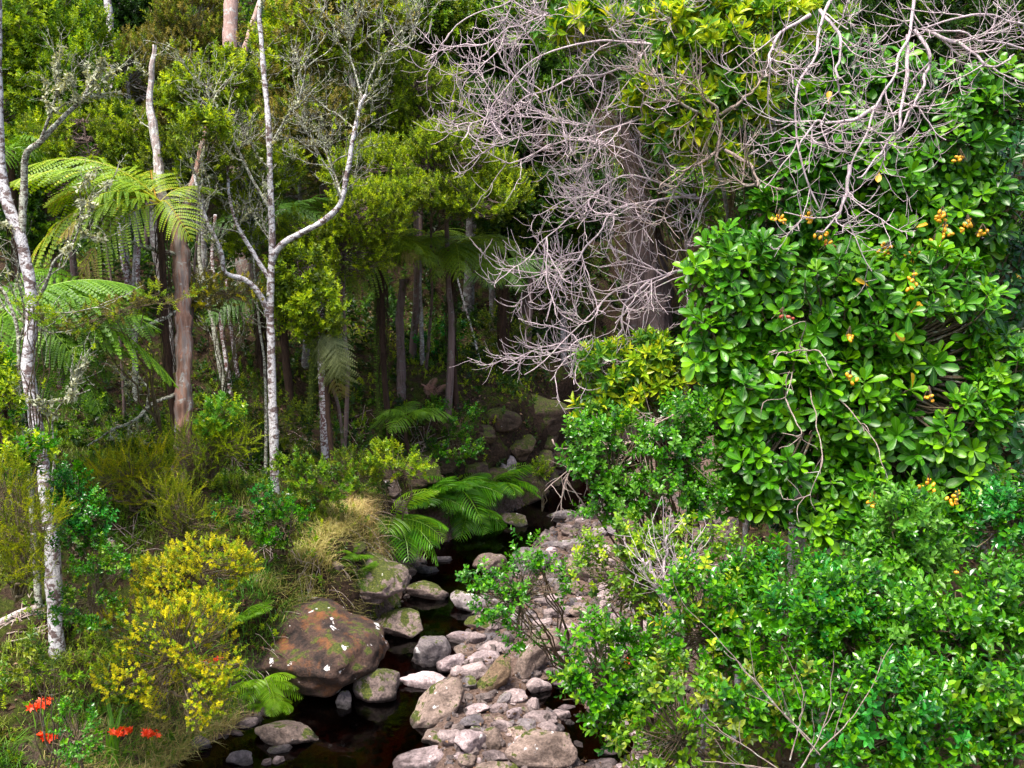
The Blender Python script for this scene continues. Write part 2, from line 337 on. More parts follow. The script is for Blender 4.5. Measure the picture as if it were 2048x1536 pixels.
def nrm(a): return a / np.maximum(np.linalg.norm(a, axis=-1, keepdims=True), 1e-9)
def rand_dirs(n, r=rng): return nrm(r.normal(size=(n, 3)))
def tubes(paths, rad, sides=4):
    """paths (N,K,3), rad (N,K) -> verts, quads"""
    N, K, _ = paths.shape
    tan = np.gradient(paths, axis=1) if K > 1 else paths * 0; tan = nrm(tan)
    ref = np.where(np.abs(tan[:, :1, 2:3]) > .9, np.array([1., 0, 0]), np.array([0, 0, 1.])); ref = np.broadcast_to(ref, tan.shape)
    a = nrm(np.cross(tan, ref)); b = np.cross(tan, a)
    th = np.arange(sides) * 2 * math.pi / sides
    v = paths[:, :, None] + rad[:, :, None, None] * (np.cos(th)[None, None, :, None] * a[:, :, None] + np.sin(th)[None, None, :, None] * b[:, :, None])
    idx = np.arange(N * K * sides).reshape(N, K, sides); nx = np.roll(idx, -1, axis=2)
    q = np.stack([idx[:, :-1], nx[:, :-1], nx[:, 1:], idx[:, 1:]], -1).reshape(-1, 4)
    return v.reshape(-1, 3), q
def smooth_path(pts, n=28):
    pts = np.asarray(pts, float); d = np.r_[0, np.cumsum(np.linalg.norm(np.diff(pts, axis=0), axis=1))]; t = np.linspace(0, d[-1], n)
    e = np.vstack([2 * pts[0] - pts[1], pts, 2 * pts[-1] - pts[-2]]); k = np.clip(np.searchsorted(d, t, 'right') - 1, 0, len(pts) - 2)
    u = ((t - d[k]) / (d[k + 1] - d[k]))[:, None]; p0, p1, p2, p3 = e[k], e[k + 1], e[k + 2], e[k + 3]
    return .5 * (2 * p1 + (p2 - p0) * u + (2 * p0 - 5 * p1 + 4 * p2 - p3) * u ** 2 + (3 * p1 - p0 - 3 * p2 + p3) * u ** 3)
def limb(pts, r0, r1, n=30, sides=10, wob=.0, knob=.06, seed=1, ridge=0):
    p = smooth_path(pts, n)
    if wob: p = p + wob * np.stack([vnoise(np.c_[np.arange(n) * .35, np.full(n, c), np.full(n, .5)], seed) for c in (0., 7., 13.)], -1) * np.linspace(0, 1, n)[:, None]
    r = np.linspace(r0, r1, n) ; r = r * (1 + knob * vnoise(np.c_[np.arange(n) * .8, np.full(n, 3.), np.full(n, .5)], seed + 5))
    v, q = tubes(p[None], r[None], sides)
    v = v + (fbm(v * 9, seed, 2)[:, None]) * nrm(v - np.repeat(p, sides, 0)) * np.repeat(r, sides)[:, None] * .16
    if ridge:
        an = np.tile(np.arange(sides) * 2 * math.pi / sides, n); zz = np.repeat(np.arange(n) * .22, sides)
        v = v + (ridge * np.abs(fbm(np.stack([np.cos(an) * 3.2, np.sin(an) * 3.2, zz], -1), seed, 3))[:, None]) * nrm(v - np.repeat(p, sides, 0)) * np.repeat(r, sides)[:, None]
    g = Geo().add(v, q=q); e = (n - 1) * sides
    g.t.append(np.array([[e, e + i, e + i + 1] for i in range(1, sides - 1)]))
    return g, p
def children(paths, n, tr=(.3, 1), ang=(35, 60), L=(.3, .6), K=7, curl=(0, 0, .12), wob=.12, r=rng, frac=1.0):
    """n children on every parent; returns (N*n, K, 3)"""
    N, Kp, _ = paths.shape; n = max(1, n)
    t = r.uniform(tr[0], tr[1], (N, n)) * (Kp - 1); k = np.clip(t.astype(int), 0, Kp - 2); u = (t - k)[..., None]
    ii = np.arange(N)[:, None]; a = paths[ii, k]; b = paths[ii, k + 1]; pos = a * (1 - u) + b * u; tan = nrm(b - a)
    rd = r.normal(size=tan.shape); per = nrm(rd - (rd * tan).sum(-1, keepdims=True) * tan)
    an = np.radians(r.uniform(*ang, (N, n)))[..., None]; d = tan * np.cos(an) + per * np.sin(an)
    Ls = r.uniform(L[0], L[1], (N, n))[..., None] / (K - 1)
    pos = pos.reshape(-1, 3); d = d.reshape(-1, 3); Ls = Ls.reshape(-1, 1)
    if frac < 1:
        m = r.random(len(pos)) < frac; pos, d, Ls = pos[m], d[m], Ls[m]
    out = [pos]; cv = np.asarray(curl)
    for s in range(K - 1):
        d = nrm(d + cv + wob * r.normal(size=d.shape)); pos = pos + d * Ls; out.append(pos)
    return np.stack(out, 1)
def taper(N, K, r0, r1): return np.broadcast_to(np.linspace(r0, r1, K), (N, K)) * rng.uniform(.8, 1.2, (N, 1))

# leaf templates: length along +X, width along Y, blade normal +Z
def leaf_tpl(kind, fold=.18, droop=.12):
    if kind == 'd':      # small leaf, two facets
        v = [(0, 0, 0), (.5, -.5, fold), (1, 0, -droop), (.5, .5, fold)]; return np.array(v, float), np.array([[0, 1, 2], [0, 2, 3]]), np.array([0, 1, 0, 1.])
    prof = {'ob': [(0, .06), (.25, .38), (.55, .86), (.78, 1.0), (.93, .66), (1, 0)], 'el': [(0, .05), (.25, .8), (.5, 1), (.75, .75), (1, 0)], 'la': [(0, .08), (.3, .85), (.55, 1), (.8, .5), (1, 0)],
            'e3': [(0, .05), (.35, .95), (.7, .85), (1, 0)]}[kind]
    v = []; m = []
    for x, w in prof:
        z = -droop * x * x
        if x == 1: v.append((1, 0, z)); m.append(0)
        else: v += [(x, -.5 * w, z + fold * w * .5), (x, 0, z), (x, .5 * w, z + fold * w * .5)]; m += [1, 0, 1]
    t = []; n = len(prof)
    for i in range(n - 2):
        a = 3 * i; b = a + 3
        t += [[a, a + 1, b + 1], [a, b + 1, b], [a + 1, a + 2, b + 2], [a + 1, b + 2, b + 1]]
    a = 3 * (n - 2); tip = len(v) - 1; t += [[a, a + 1, tip], [a + 1, a + 2, tip]]
    return np.array(v, float), np.array(t)[:, ::-1], np.array(m, float)
def frames(dx, nz):
    x = nrm(dx); y = nrm(np.cross(nz, x)); z = np.cross(x, y); return np.stack([x, y, z], -1)
def stamp(g, tpl, pos, dx, nz, L, W, rnd):
    v, t, m = tpl; N = len(pos); L = np.broadcast_to(L, (N,)); W = np.broadcast_to(W, (N,))
    loc = v[None] * np.stack([L, W, L], -1)[:, None]; F = frames(dx, nz)
    w = np.einsum('nij,nkj->nki', F, loc) + pos[:, None]
    g.add(w.reshape(-1, 3), t=(t[None] + (np.arange(N) * len(v))[:, None, None]).reshape(-1, 3), r=np.repeat(np.broadcast_to(rnd, (N,)), len(v)), m=np.tile(m, N))
    return g
# sprig templates: axis along +Z, base at the origin; unit = metres
def sprig(seed, n, L, Wd, stem, kind='d', el=(10, 60), base=.15, whorl=False, stemr=.003, curve=.15, r0=(0, 1)):
    r = np.random.default_rng(seed); g = Geo()
    s = np.linspace(base, 1, n) if not whorl else np.linspace(.9, 1, n)
    az = np.arange(n) * 2.3999 + r.uniform(0, 6) + r.normal(size=n) * .2; cx, cy = r.normal(size=2) * curve
    pos = np.stack([cx * s ** 2 * stem, cy * s ** 2 * stem, s * stem], -1)
    e = np.radians(np.interp(np.linspace(0, 1, n), [0, 1], el) + r.normal(size=n) * 8)
    d = np.stack([np.cos(az) * np.cos(e), np.sin(az) * np.cos(e), np.sin(e)], -1)
    up = np.stack([-np.cos(az) * np.sin(e), -np.sin(az) * np.sin(e), np.cos(e)], -1) + r.normal(size=(n, 3)) * .22
    l = L * r.uniform(.7, 1.1, n) * (1 if whorl else np.interp(s, [0, .6, 1], [.9, 1, .7]))
    stamp(g, leaf_tpl(kind), pos, d, up, l, l * Wd, r.uniform(*r0, n))
    g2 = None
    if stemr:
        sp_ = np.stack([np.array([cx * u * u * stem, cy * u * u * stem, u * stem]) for u in (-.05, .35, .7, 1)])[None]
        v, q = tubes(sp_, np.linspace(stemr, stemr * .4, 4)[None], 3); g.add(v, q=q, r=.6, m=1)
    return g.get()
def scatter(g, tpls, pos, axis, scale, spin=None, r=rng, jit=.35):
    """stamps whole templates (get() tuples) with +Z turned onto axis"""
    N = len(pos); k = r.integers(0, len(tpls), N); scale = np.broadcast_to(scale, (N,)); axis = nrm(axis)
    ref = nrm(r.normal(size=(N, 3))); x = nrm(np.cross(axis, ref)); y = np.cross(axis, x); F = np.stack([x, y, axis], -1)
    off = r.uniform(-jit, jit, N)
    for i, (v, t, q, rr, mm) in enumerate(tpls):
        s = np.nonzero(k == i)[0]
        if not len(s): continue
        w = np.einsum('nij,kj->nki', F[s], v) * scale[s][:, None, None] + pos[s][:, None]; b = (np.arange(len(s)) * len(v))[:, None, None]
        g.add(w.reshape(-1, 3), t=(t[None] + b).reshape(-1, 3) if len(t) else None, q=(q[None] + b).reshape(-1, 4) if len(q) else None,
              r=np.clip(rr[None] * .75 + .125 + off[s][:, None], 0, 1).ravel(), m=np.tile(mm, len(s)))
    return g
S = {}
S['small'] = [sprig(i, 14, .07, .55, .19, 'd', (10, 55)) for i in range(4)]
S['tiny'] = [sprig(10 + i, 20, .045, .5, .15, 'd', (5, 60), stemr=.0015) for i in range(4)]
S['needle'] = [sprig(20 + i, 34, .03, .2, .26, 'd', (30, 60), base=.05, stemr=.002, curve=.3) for i in range(4)]
S['round'] = [sprig(30 + i, 12, .05, .6, .14, 'e3', (0, 55), stemr=.003) for i in range(4)]
S['shoot'] = [sprig(40 + i, 12, .06, .52, .17, 'e3', (5, 55), stemr=.003) for i in range(5)]
S['whorl'] = [sprig(50 + i, 9 + i % 3, .165, .4, .1, 'ob', (8, 58), whorl=True, stemr=.006) for i in range(5)]
S['point'] = [sprig(60 + i, 9, .13, .33, .1, 'la', (5, 65), base=.4, stemr=.004) for i in range(5)]
S['cushion'] = [sprig(70 + i, 14, .02, .25, .02, 'd', (20, 80), stemr=0) for i in range(3)]

# ------------------------------------------------------------ the setting: ground, water
def axis_pts(a, b, step, lo, hi):
    m = np.arange(a, b + step, step); o1 = b + np.cumsum(step * 1.25 ** np.arange(1, 40)); o1 = o1[o1 < hi]; o0 = a - np.cumsum(step * 1.25 ** np.arange(1, 40)); o0 = o0[o0 > lo]
    return np.r_[lo, o0[::-1], m, o1, hi]
gx = axis_pts(-11, 8, .075, -300, 300); gy = axis_pts(6, 29, .075, -80, 400)
X, Y = np.meshgrid(gx, gy); Z = ground(X, Y); nx_, ny_ = len(gx), len(gy)
ii = np.arange(nx_ * ny_).reshape(ny_, nx_)
gq = np.stack([ii[:-1, :-1], ii[:-1, 1:], ii[1:, 1:], ii[1:, :-1]], -1).reshape(-1, 4)
# the steep rock bank gets sideways relief too
XX = X + np.where((Z > .2) & (Z < 3), .26 * fbm(np.stack([X * .6, Y * 2.1, Z * 2.6], -1), 31, 4) * sst(.2, .6, Z) * sst(3, 2, Z), 0)
obj('ground', Geo().add(np.stack([XX, Y, Z], -1), q=gq), mat_ground(), kind='structure')
wx = np.linspace(-12, 14, 3); wy = np.linspace(-30, 31, 3); A, B = np.meshgrid(wx, wy); wi = np.arange(9).reshape(3, 3)
obj('stream_water', Geo().add(np.stack([A, B, A * 0], -1), q=np.stack([wi[:-1, :-1], wi[:-1, 1:], wi[1:, 1:], wi[1:, :-1]], -1).reshape(-1, 4)), mat_water(), kind='structure')

# ------------------------------------------------------------ rocks
def ico(sub):
    p = (1 + 5 ** .5) / 2
    v = [(-1, p, 0), (1, p, 0), (-1, -p, 0), (1, -p, 0), (0, -1, p), (0, 1, p), (0, -1, -p), (0, 1, -p), (p, 0, -1), (p, 0, 1), (-p, 0, -1), (-p, 0, 1)]
    f = [(0, 11, 5), (0, 5, 1), (0, 1, 7), (0, 7, 10), (0, 10, 11), (1, 5, 9), (5, 11, 4), (11, 10, 2), (10, 7, 6), (7, 1, 8), (3, 9, 4), (3, 4, 2), (3, 2, 6), (3, 6, 8), (3, 8, 9), (4, 9, 5), (2, 4, 11), (6, 2, 10), (8, 6, 7), (9, 8, 1)]
    v = [tuple(nrm(np.array(a, float))) for a in v]
    for _ in range(sub):
        c = {}; nf = []
        def mid(a, b):
            k = (min(a, b), max(a, b))
            if k not in c: c[k] = len(v); v.append(tuple(nrm(np.array(v[a]) + np.array(v[b]))))
            return c[k]
        for a, b, d in f:
            x, y, z = mid(a, b), mid(b, d), mid(d, a); nf += [(a, x, z), (b, y, x), (d, z, y), (x, y, z)]
        f = nf
    return np.array(v), np.array(f)
ICO = {k: ico(k) for k in (0, 1, 2, 3, 4)}
def rock_geo(seed, sub, planes=14, rough=.05, rnd=.16):
    r = np.random.default_rng(seed); v, f = ICO[sub]; n = rand_dirs(planes, r); h = r.uniform(.62, 1.0, planes)
    dt = v @ n.T; rr = np.where(dt > .05, h / np.maximum(dt, .05), 9.); k = 1 / rnd * 1.6
    rad = -np.log(np.exp(-k * rr).sum(1) + math.exp(-k * 1.15)) / k
    w = v * rad[:, None]
    if rough: w = w + v * (rough * fbm(w * 2.3 + seed * 3.1, seed, 4))[:, None]
    w = w - (w.max(0) + w.min(0)) / 2; w = w / (w.max(0) - w.min(0)) * 2
    return w, f
def rock(name, mesh, mat, loc, dims, rot, label, group=None, tilt=(0, 0), cat='rock'):
    o = bpy.data.objects.new(name, mesh); COL.objects.link(o)
    o.location = loc; o.scale = dims; o.rotation_euler = (tilt[0], tilt[1], rot)
    o.material_slots[0].link = 'OBJECT'; o.material_slots[0].material = mat
    tag(o, label, cat, group); return o
HERO = []
for i in range(12):
    w, f = rock_geo(100 + i, 4, 8 + i % 5, .07, .025 if i % 2 else .05); me = to_mesh('rock_shape', Geo().add(w, t=f)); me.materials.append(M['rgrey']); HERO.append(me)
w, f = rock_geo(5, 4, 12, .12, .13); me = to_mesh('boulder_shape', Geo().add(w, t=f)); me.materials.append(M['rgrey']); BOULD = me
COB = []
for i in range(10):
    w, f = rock_geo(200 + i, 3, 8, .09, .03); me = to_mesh('cobble_shape', Geo().add(w, t=f)); me.materials.append(M['rgrey']); COB.append(me)
# px, py, w, h, material, rotation in picture (deg), shape, label, short name
ROCKS = [
 (616, 1300, 256, 178, 'rboulder', 0, 'B', 'huge rusty brown boulder splashed with white lichen on the stream edge', 'huge rusty boulder'),
 (754, 1370, 88, 92, 'rmoss', 10, 4, 'rounded mossy topped grey rock standing in water beside the huge rusty boulder', 'rounded mossy topped rock'),
 (800, 1250, 88, 80, 'rmoss', 0, 2, 'pink and brown domed rock with green moss low down above the rusty boulder corner', 'domed pink and brown rock'),
 (855, 1182, 80, 60, 'rmoss', 0, 6, 'dark dome rock with olive moss band in the upstream pool', 'dark moss banded rock'),
 (688, 1402, 30, 52, 'rdark', 0, 1, 'small purple grey stone half sunk in black water under the huge boulder', 'half sunk purple stone'),
 (573, 1460, 126, 78, 'rtan', -10, 8, 'broad tan and pink rock rising from pebbles at the pool edge below ferns', 'broad tan pool edge rock'),
 (481, 1518, 52, 44, 'rdark', 0, 2, 'dark purple rounded rock at the very bottom of the pebble bank', 'dark purple rounded rock'),
 (560, 1498, 46, 32, 'rdark', 15, 5, 'charcoal stone lying against the foot of the broad tan rock', 'charcoal stone'),
 (402, 1485, 34, 34, 'rgrey', 0, 0, 'blue grey stone tucked under the grassy bank', 'blue grey stone'),
 (535, 1527, 22, 24, 'rpink', 0, 3, 'small pinkish oval stone wedged beside the dark purple rock', 'pinkish oval stone'),
 (557, 1524, 26, 28, 'rpink', 0, 9, 'reddish egg shaped stone at the bottom edge by the pool', 'reddish egg stone'),
 (592, 1531, 42, 18, 'rtan', 0, 7, 'low red brown stone at the bottom edge of the pool', 'low red brown stone'),
 (630, 1533, 32, 14, 'rgrey', 0, 1, 'flat grey stone farthest into the pool at the bottom edge', 'flat grey pool stone'),
 (475, 1468, 26, 20, 'rpink', 0, 6, 'pink brown stone largest among the small pebbles above the purple rock', 'pink brown pebble'),
 (750, 1250, 24, 30, 'rgrey', 0, 3, 'small grey rock between the huge boulder and the domed pink rock', 'small grey rock'),
 (728, 1165, 150, 96, 'rmoss', 0, 'B', 'low mossy rock mound under small ferns above the huge rusty boulder', 'mossy mound'),
 (803, 1140, 56, 50, 'rmoss', 0, 8, 'mossy brown boulder below the big strap fern', 'mossy brown boulder'),
 (860, 1300, 76, 86, 'rgrey', 20, 10, 'upright oval rock with grey top and white lower face in the pool', 'upright oval rock'),
 (925, 1275, 62, 38, 'rpale', -14, 1, 'black and white mottled rock surrounded by dark water', 'mottled rock'),
 (902, 1325, 54, 46, 'rpale', 8, 7, 'pale pink blocky rock between the oval rock and the gravel bar', 'blocky pink rock'),
 (847, 1362, 94, 44, 'rpale', -4, 11, 'long low whitish pink rock with dark wet underside in the pool', 'long low whitish rock'),
 (870, 1410, 142, 74, 'rtan', 46, 11, 'long tan slab leaning diagonally with a white lower end', 'long diagonal slab'),
 (938, 1205, 76, 60, 'rgrey', -20, 5, 'dark grey rock with a jagged white band beside the leafy sprig', 'white banded rock'),
 (960, 1243, 58, 46, 'rmoss', 0, 2, 'mossy rock half hidden below the leafy sprig', 'mossy sprig rock'),
 (990, 1290, 68, 30, 'rpink', 6, 9, 'flat pink grey rock just under the tips of the leafy sprig', 'flat pink grey rock'),
 (961, 1317, 74, 32, 'rpale', 20, 11, 'narrow pinkish white rock slanting across the bar', 'narrow whitish rock'),
 (950, 1342, 60, 42, 'rpink', 10, 3, 'smooth pink rock leaning on the olive brown angular rock', 'smooth pink rock'),
 (992, 1350, 88, 62, 'rbrown', 48, 5, 'olive brown angular rock tilted beside the tall upright slab', 'olive brown angular rock'),
 (1053, 1318, 112, 72, 'rtan', 60, 7, 'tall tan pink slab standing upright in the middle of the bar', 'tall upright slab'),
 (1107, 1278, 60, 58, 'rtan', 0, 4, 'round brown rock behind the tall upright slab', 'round brown rock'),
 (1078, 1374, 48, 44, 'rpink', 0, 0, 'pointed pink rock at the edge of the small brown puddle', 'pointed pink rock'),
 (1130, 1370, 46, 30, 'rpale', 0, 6, 'pale pink wedge rock beside the overhanging leaves', 'pale wedge rock'),
 (956, 1415, 50, 26, 'rpale', 5, 8, 'light pink flattish rock just below the olive brown rock', 'light pink flat rock'),
 (1007, 1398, 36, 20, 'rgrey', 40, 11, 'thin plate of stone tilted on its edge above the puddle', 'tilted thin plate'),
 (942, 1442, 46, 36, 'rdark', 20, 2, 'dark slate coloured rock in the pale rubble', 'dark slate rock'),
 (942, 1478, 58, 58, 'rpale', 20, 0, 'greyish white chunky rock next to the big speckled block', 'greyish white chunk'),
 (898, 1472, 44, 38, 'rpink', 0, 5, 'mottled pink rock at the pool side of the grey white chunk', 'mottled pink rock'),
 (846, 1517, 118, 46, 'rpale', 12, 3, 'long pointed pink white rock reaching into the pool at the bottom edge', 'long pointed rock'),
 (1083, 1486, 132, 104, 'rtan', -6, 9, 'large flat topped grey tan block speckled with white lichen', 'big speckled block'),
 (1077, 1430, 70, 28, 'rpink', 0, 1, 'flat rock lying right behind the big speckled block', 'flat rock behind the block'),
 (1029, 1425, 30, 30, 'rpale', 0, 7, 'small rounded white and pink rock perched by the puddle', 'small rounded white rock'),
 (1003, 1448, 44, 30, 'rpink', -5, 10, 'smooth oval pink rock touching the speckled block', 'smooth oval pink rock'),
 (990, 1510, 52, 34, 'rpink', -15, 8, 'pink rock with a dark hollow under it in front of the block', 'hollowed pink rock'),
 (934, 1522, 36, 32, 'rtan', 0, 4, 'tan pink egg shaped rock at the bottom edge of the bar', 'tan egg rock'),
 (996, 1532, 84, 24, 'rtan', 0, 2, 'broad brownish rock cut by the bottom edge of the photo', 'broad bottom rock'),
 (1215, 1505, 42, 28, 'rpink', 8, 6, 'rounded pink grey rock beside the rust brown puddle', 'rounded puddle rock'),
 (1223, 1477, 26, 32, 'rpale', -30, 1, 'small tilted pink stone under the overhanging leaves', 'small tilted stone'),
 (1134, 1416, 38, 22, 'rpale', -8, 9, 'pale slab poking from under the leaves across the puddle', 'pale slab'),
 (1200, 1527, 66, 20, 'rpink', 12, 5, 'thin layered pink slab at the bottom edge near twiggy scrub', 'layered slab'),
 (918, 1511, 34, 15, 'rpale', 12, 11, 'small flat white stone between the chunk and the tan egg rock', 'small flat white stone'),
 (1130, 1031, 68, 32, 'rgrey', 6, 8, 'flat dark grey rock alone in the far pool', 'flat far pool rock'),
 (1162, 1042, 22, 14, 'rpink', 0, 3, 'little pink stone touching the flat far pool rock', 'little far pink stone'),
 (1155, 1087, 76, 36, 'rgrey', -4, 7, 'purple grey slab with a tan top on the far bar', 'purple grey slab'),
 (1140, 1063, 34, 24, 'rmoss', 0, 4, 'greenish block behind the purple grey slab', 'greenish block'),
 (982, 1130, 62, 60, 'rtan', 24, 0, 'pink topped pointed rock in the middle of the upper pool', 'pink topped pointed rock'),
 (1060, 1122, 76, 70, 'rgrey', 0, 10, 'large rounded grey rock behind the tip of the leafy sprig', 'large rounded grey rock'),
 (1172, 1145, 78, 50, 'rtan', -8, 6, 'wide brown grey rock with a pitted top on the far bar', 'wide pitted rock'),
 (1102, 1087, 38, 14, 'rgrey', 8, 1, 'thin flat stone at the far waterline', 'thin flat waterline stone'),
 (884, 1122, 38, 24, 'rdark', 0, 5, 'dark wet stone by the little riffle below the fern', 'dark riffle stone'),
 (856, 1143, 42, 28, 'rdark', 0, 9, 'black stone in the shade under the strap fern', 'black shaded stone'),
 (1022, 1042, 66, 44, 'rmoss', -10, 2, 'dark mossy ledge rock under the fern by the far pool', 'mossy ledge rock'),
 (1116, 1165, 52, 26, 'rgrey', 0, 3, 'low grey stone in front of the wide pitted rock', 'low grey bar stone'),
 (1150, 1178, 34, 32, 'rtan', 15, 8, 'square brown stone set in the far rubble', 'square brown stone'),
 (1087, 1203, 36, 28, 'rpink', 0, 6, 'pink stone seen just past the leafy sprig', 'pink stone past the sprig'),
 (1115, 1222, 56, 32, 'rpink', 0, 7, 'broad pinkish rock on the bar beyond the round brown rock', 'broad pinkish bar rock'),
 (1160, 1222, 46, 34, 'rtan', 0, 0, 'brownish rock under the twiggy branch tips on the bar', 'brownish bar rock'),
 (1205, 1190, 44, 32, 'rpink', 0, 11, 'pink rock against the leafy scrub on the bar', 'pink scrub rock'),
 (1085, 1245, 40, 24, 'rpink', 10, 5, 'small pink rock above the round brown rock', 'small upper pink rock'),
 (1120, 966, 46, 20, 'rdark', 0, 8, 'flat dark rock in the deepest shade at the head of the pool', 'flat dark head rock'),
 (1285, 1000, 44, 24, 'rgrey', 0, 2, 'grey rock glimpsed through the leaves upstream', 'glimpsed grey rock'),
 (1300, 965, 34, 18, 'rdark', 0, 5, 'farther dark rock glimpsed through the leaves upstream', 'glimpsed dark rock'),
 (1195, 1100, 50, 30, 'rpink', 0, 1, 'pinkish rock at the side of the purple grey slab', 'pinkish slab side rock'),
 (1235, 1150, 56, 34, 'rtan', 0, 10, 'tan rock in dappled gaps of the leafy scrub', 'tan dappled rock'),
 (1210, 1060, 48, 26, 'rgrey', 0, 4, 'grey rock under hanging leaves beside the far bar', 'grey hanging leaf rock'),
 (1040, 1255, 30, 22, 'rpink', 0, 9, 'pink stone showing through the sprig leaves', 'pink stone in sprig'),
]
placed = []
for (px, py, w_, h_, mt, rot, shp, lab, short) in ROCKS:
    w_ *= 1.1; h_ *= 1.1; guess = .3 * h_ * 15 / FPX
    p, D = hit(px, py + h_ * .05, guess * .8, -.06)
    sw = w_ * D / FPX / 2; sh = h_ * D / FPX / 2
    ra = R_(rot); tall = h_ / w_
    if shp == 'B': me = BOULD; dims = (sw * 1.15, sw * .95, sh * .9)
    else: me = HERO[shp]; dims = (sw, max(sw * .55, sh * .85), sh * (.72 if tall < .8 else .85))
    z0 = max(gz(p[0], p[1]), -.12)
    loc = (p[0], p[1] + (.1 if shp == 'B' else 0), max(z0, -.06) + dims[2] * (.5 if tall > .45 else .38))
    tx = ra * .9 if abs(rot) > 30 else ra * .6
    rock('boulder' if shp == 'B' or w_ > 100 else 'rock', me, M[mt], loc, dims, ra * .5 if abs(rot) > 30 else ra, lab, 'rocks in the stream bed', (0, -tx if abs(rot) > 30 else -ra * .3))
    placed.append((p[0], p[1], max(dims[0], dims[1]), short))
# smaller cobbles that fill the bar, each labelled by its neighbours
KEEP = ['huge rusty', 'tan', 'slab']
TONES = [('rpink', 'pink'), ('rpale', 'pale'), ('rgrey', 'grey'), ('rtan', 'tan'), ('rdark', 'dark'), ('rpink', 'rosy'), ('rpale', 'whitish')]
FORM = ['rounded', 'angular', 'flat', 'chunky', 'oval', 'squarish', 'wedge shaped', 'lumpy', 'slim', 'stubby']
used_l = set(); cnt = 0
def side(dx, dy):
    a = math.degrees(math.atan2(dy, dx)) % 360
    return ['to the right of', 'behind and right of', 'behind', 'behind and left of', 'to the left of', 'in front and left of', 'in front of', 'in front and right of'][int((a + 22.5) // 45) % 8]
pr = np.array([(a, b, c) for a, b, c, _ in placed])
for _ in range(9000):
    if cnt >= 210: break
    px, py = rng.uniform(380, 1300), 1536 - 520 * rng.random() ** 1.3
    p, D = hit(px, py)
    if not (-.15 < p[2] < .5) or p[1] > 22: continue
    L_ = float(np.interp(p[1], YL, XL)); M_ = float(np.interp(p[1], YM, XM))
    if p[0] < L_ + .05 or (p[2] < -.02 and rng.random() < .93): continue
    if p[0] < M_ and not (px < 640 and py > 1440): continue
    s = rng.uniform(.05, .15) if rng.random() < .7 else rng.uniform(.12, .2)
    dd = np.hypot(pr[:, 0] - p[0], pr[:, 1] - p[1])
    if (dd < pr[:, 2] * .8 + s * .5).any(): continue
    j = int(np.argmin(dd - pr[:, 2])); k = int(rng.integers(0, 10)); mt, tone = TONES[int(rng.integers(0, 7))]
    if px < 640: mt, tone = [('rgrey', 'grey'), ('rdark', 'dark'), ('rdark', 'charcoal'), ('rpink', 'pinkish')][int(rng.integers(0, 4))]
    jn = placed[j][3] if j < len(placed) else None
    size = 'tiny' if s < .07 else 'small' if s < .1 else 'medium' if s < .14 else 'fist thick'
    lab = None
    order = np.argsort(dd[:len(placed)])
    for j in order[:3]:
        for extra in ('', ' resting', ' half buried', ' close', ' tucked'):
            c_ = f'{tone} {FORM[k]} {size} cobble{extra} {side(p[0] - pr[j, 0], p[1] - pr[j, 1])} the {placed[j][3]}'
            if c_ not in used_l and len(c_.split()) <= 16: lab = c_; break
        if lab: break
    if not lab: continue
    used_l.add(lab)
    rock('cobble', COB[k], M[mt], (p[0], p[1], p[2] + s * .16), (s, s * rng.uniform(.6, .95), s * rng.uniform(.4, .75)), rng.uniform(0, 6.28), lab, 'cobbles between the rocks', rng.normal(size=2) * .25, 'stone')
    pr = np.vstack([pr, [p[0], p[1], s]]); cnt += 1
# gravel as one mass
g = Geo(); v0, f0 = ICO[1]; n = 5200
xs = rng.uniform(-5, 4.5, n); ys = rng.uniform(9, 23, n); L_ = np.interp(ys, YL, XL); R2 = np.interp(ys, YR, XR); zz = ground(xs, ys)
m = (xs > L_ - .05) & (xs < R2 + .5) & (zz > -.5); xs, ys, zz = xs[m], ys[m], zz[m]; s = rng.gamma(3, .014, len(xs)) + .012
v = v0[None] * (s[:, None, None] * rng.uniform(.55, 1.1, (len(xs), 1, 3))) * (1 + .18 * rng.normal(size=(len(xs), len(v0), 1)))
ca, sa = np.cos(xs * 99), np.sin(xs * 99); vx = v[..., 0] * ca[:, None] - v[..., 1] * sa[:, None]; vy = v[..., 0] * sa[:, None] + v[..., 1] * ca[:, None]
v = np.stack([vx + xs[:, None], vy + ys[:, None], v[..., 2] + (zz + s * .2)[:, None]], -1)
g.add(v.reshape(-1, 3), t=(f0[None] + (np.arange(len(xs)) * len(v0))[:, None, None]).reshape(-1, 3))
obj('gravel', g, rockmat('gravel_stone', (.06, .048, .046), (.25, .2, .19), 0, .2, 1.4), smooth=False, kind='stuff')

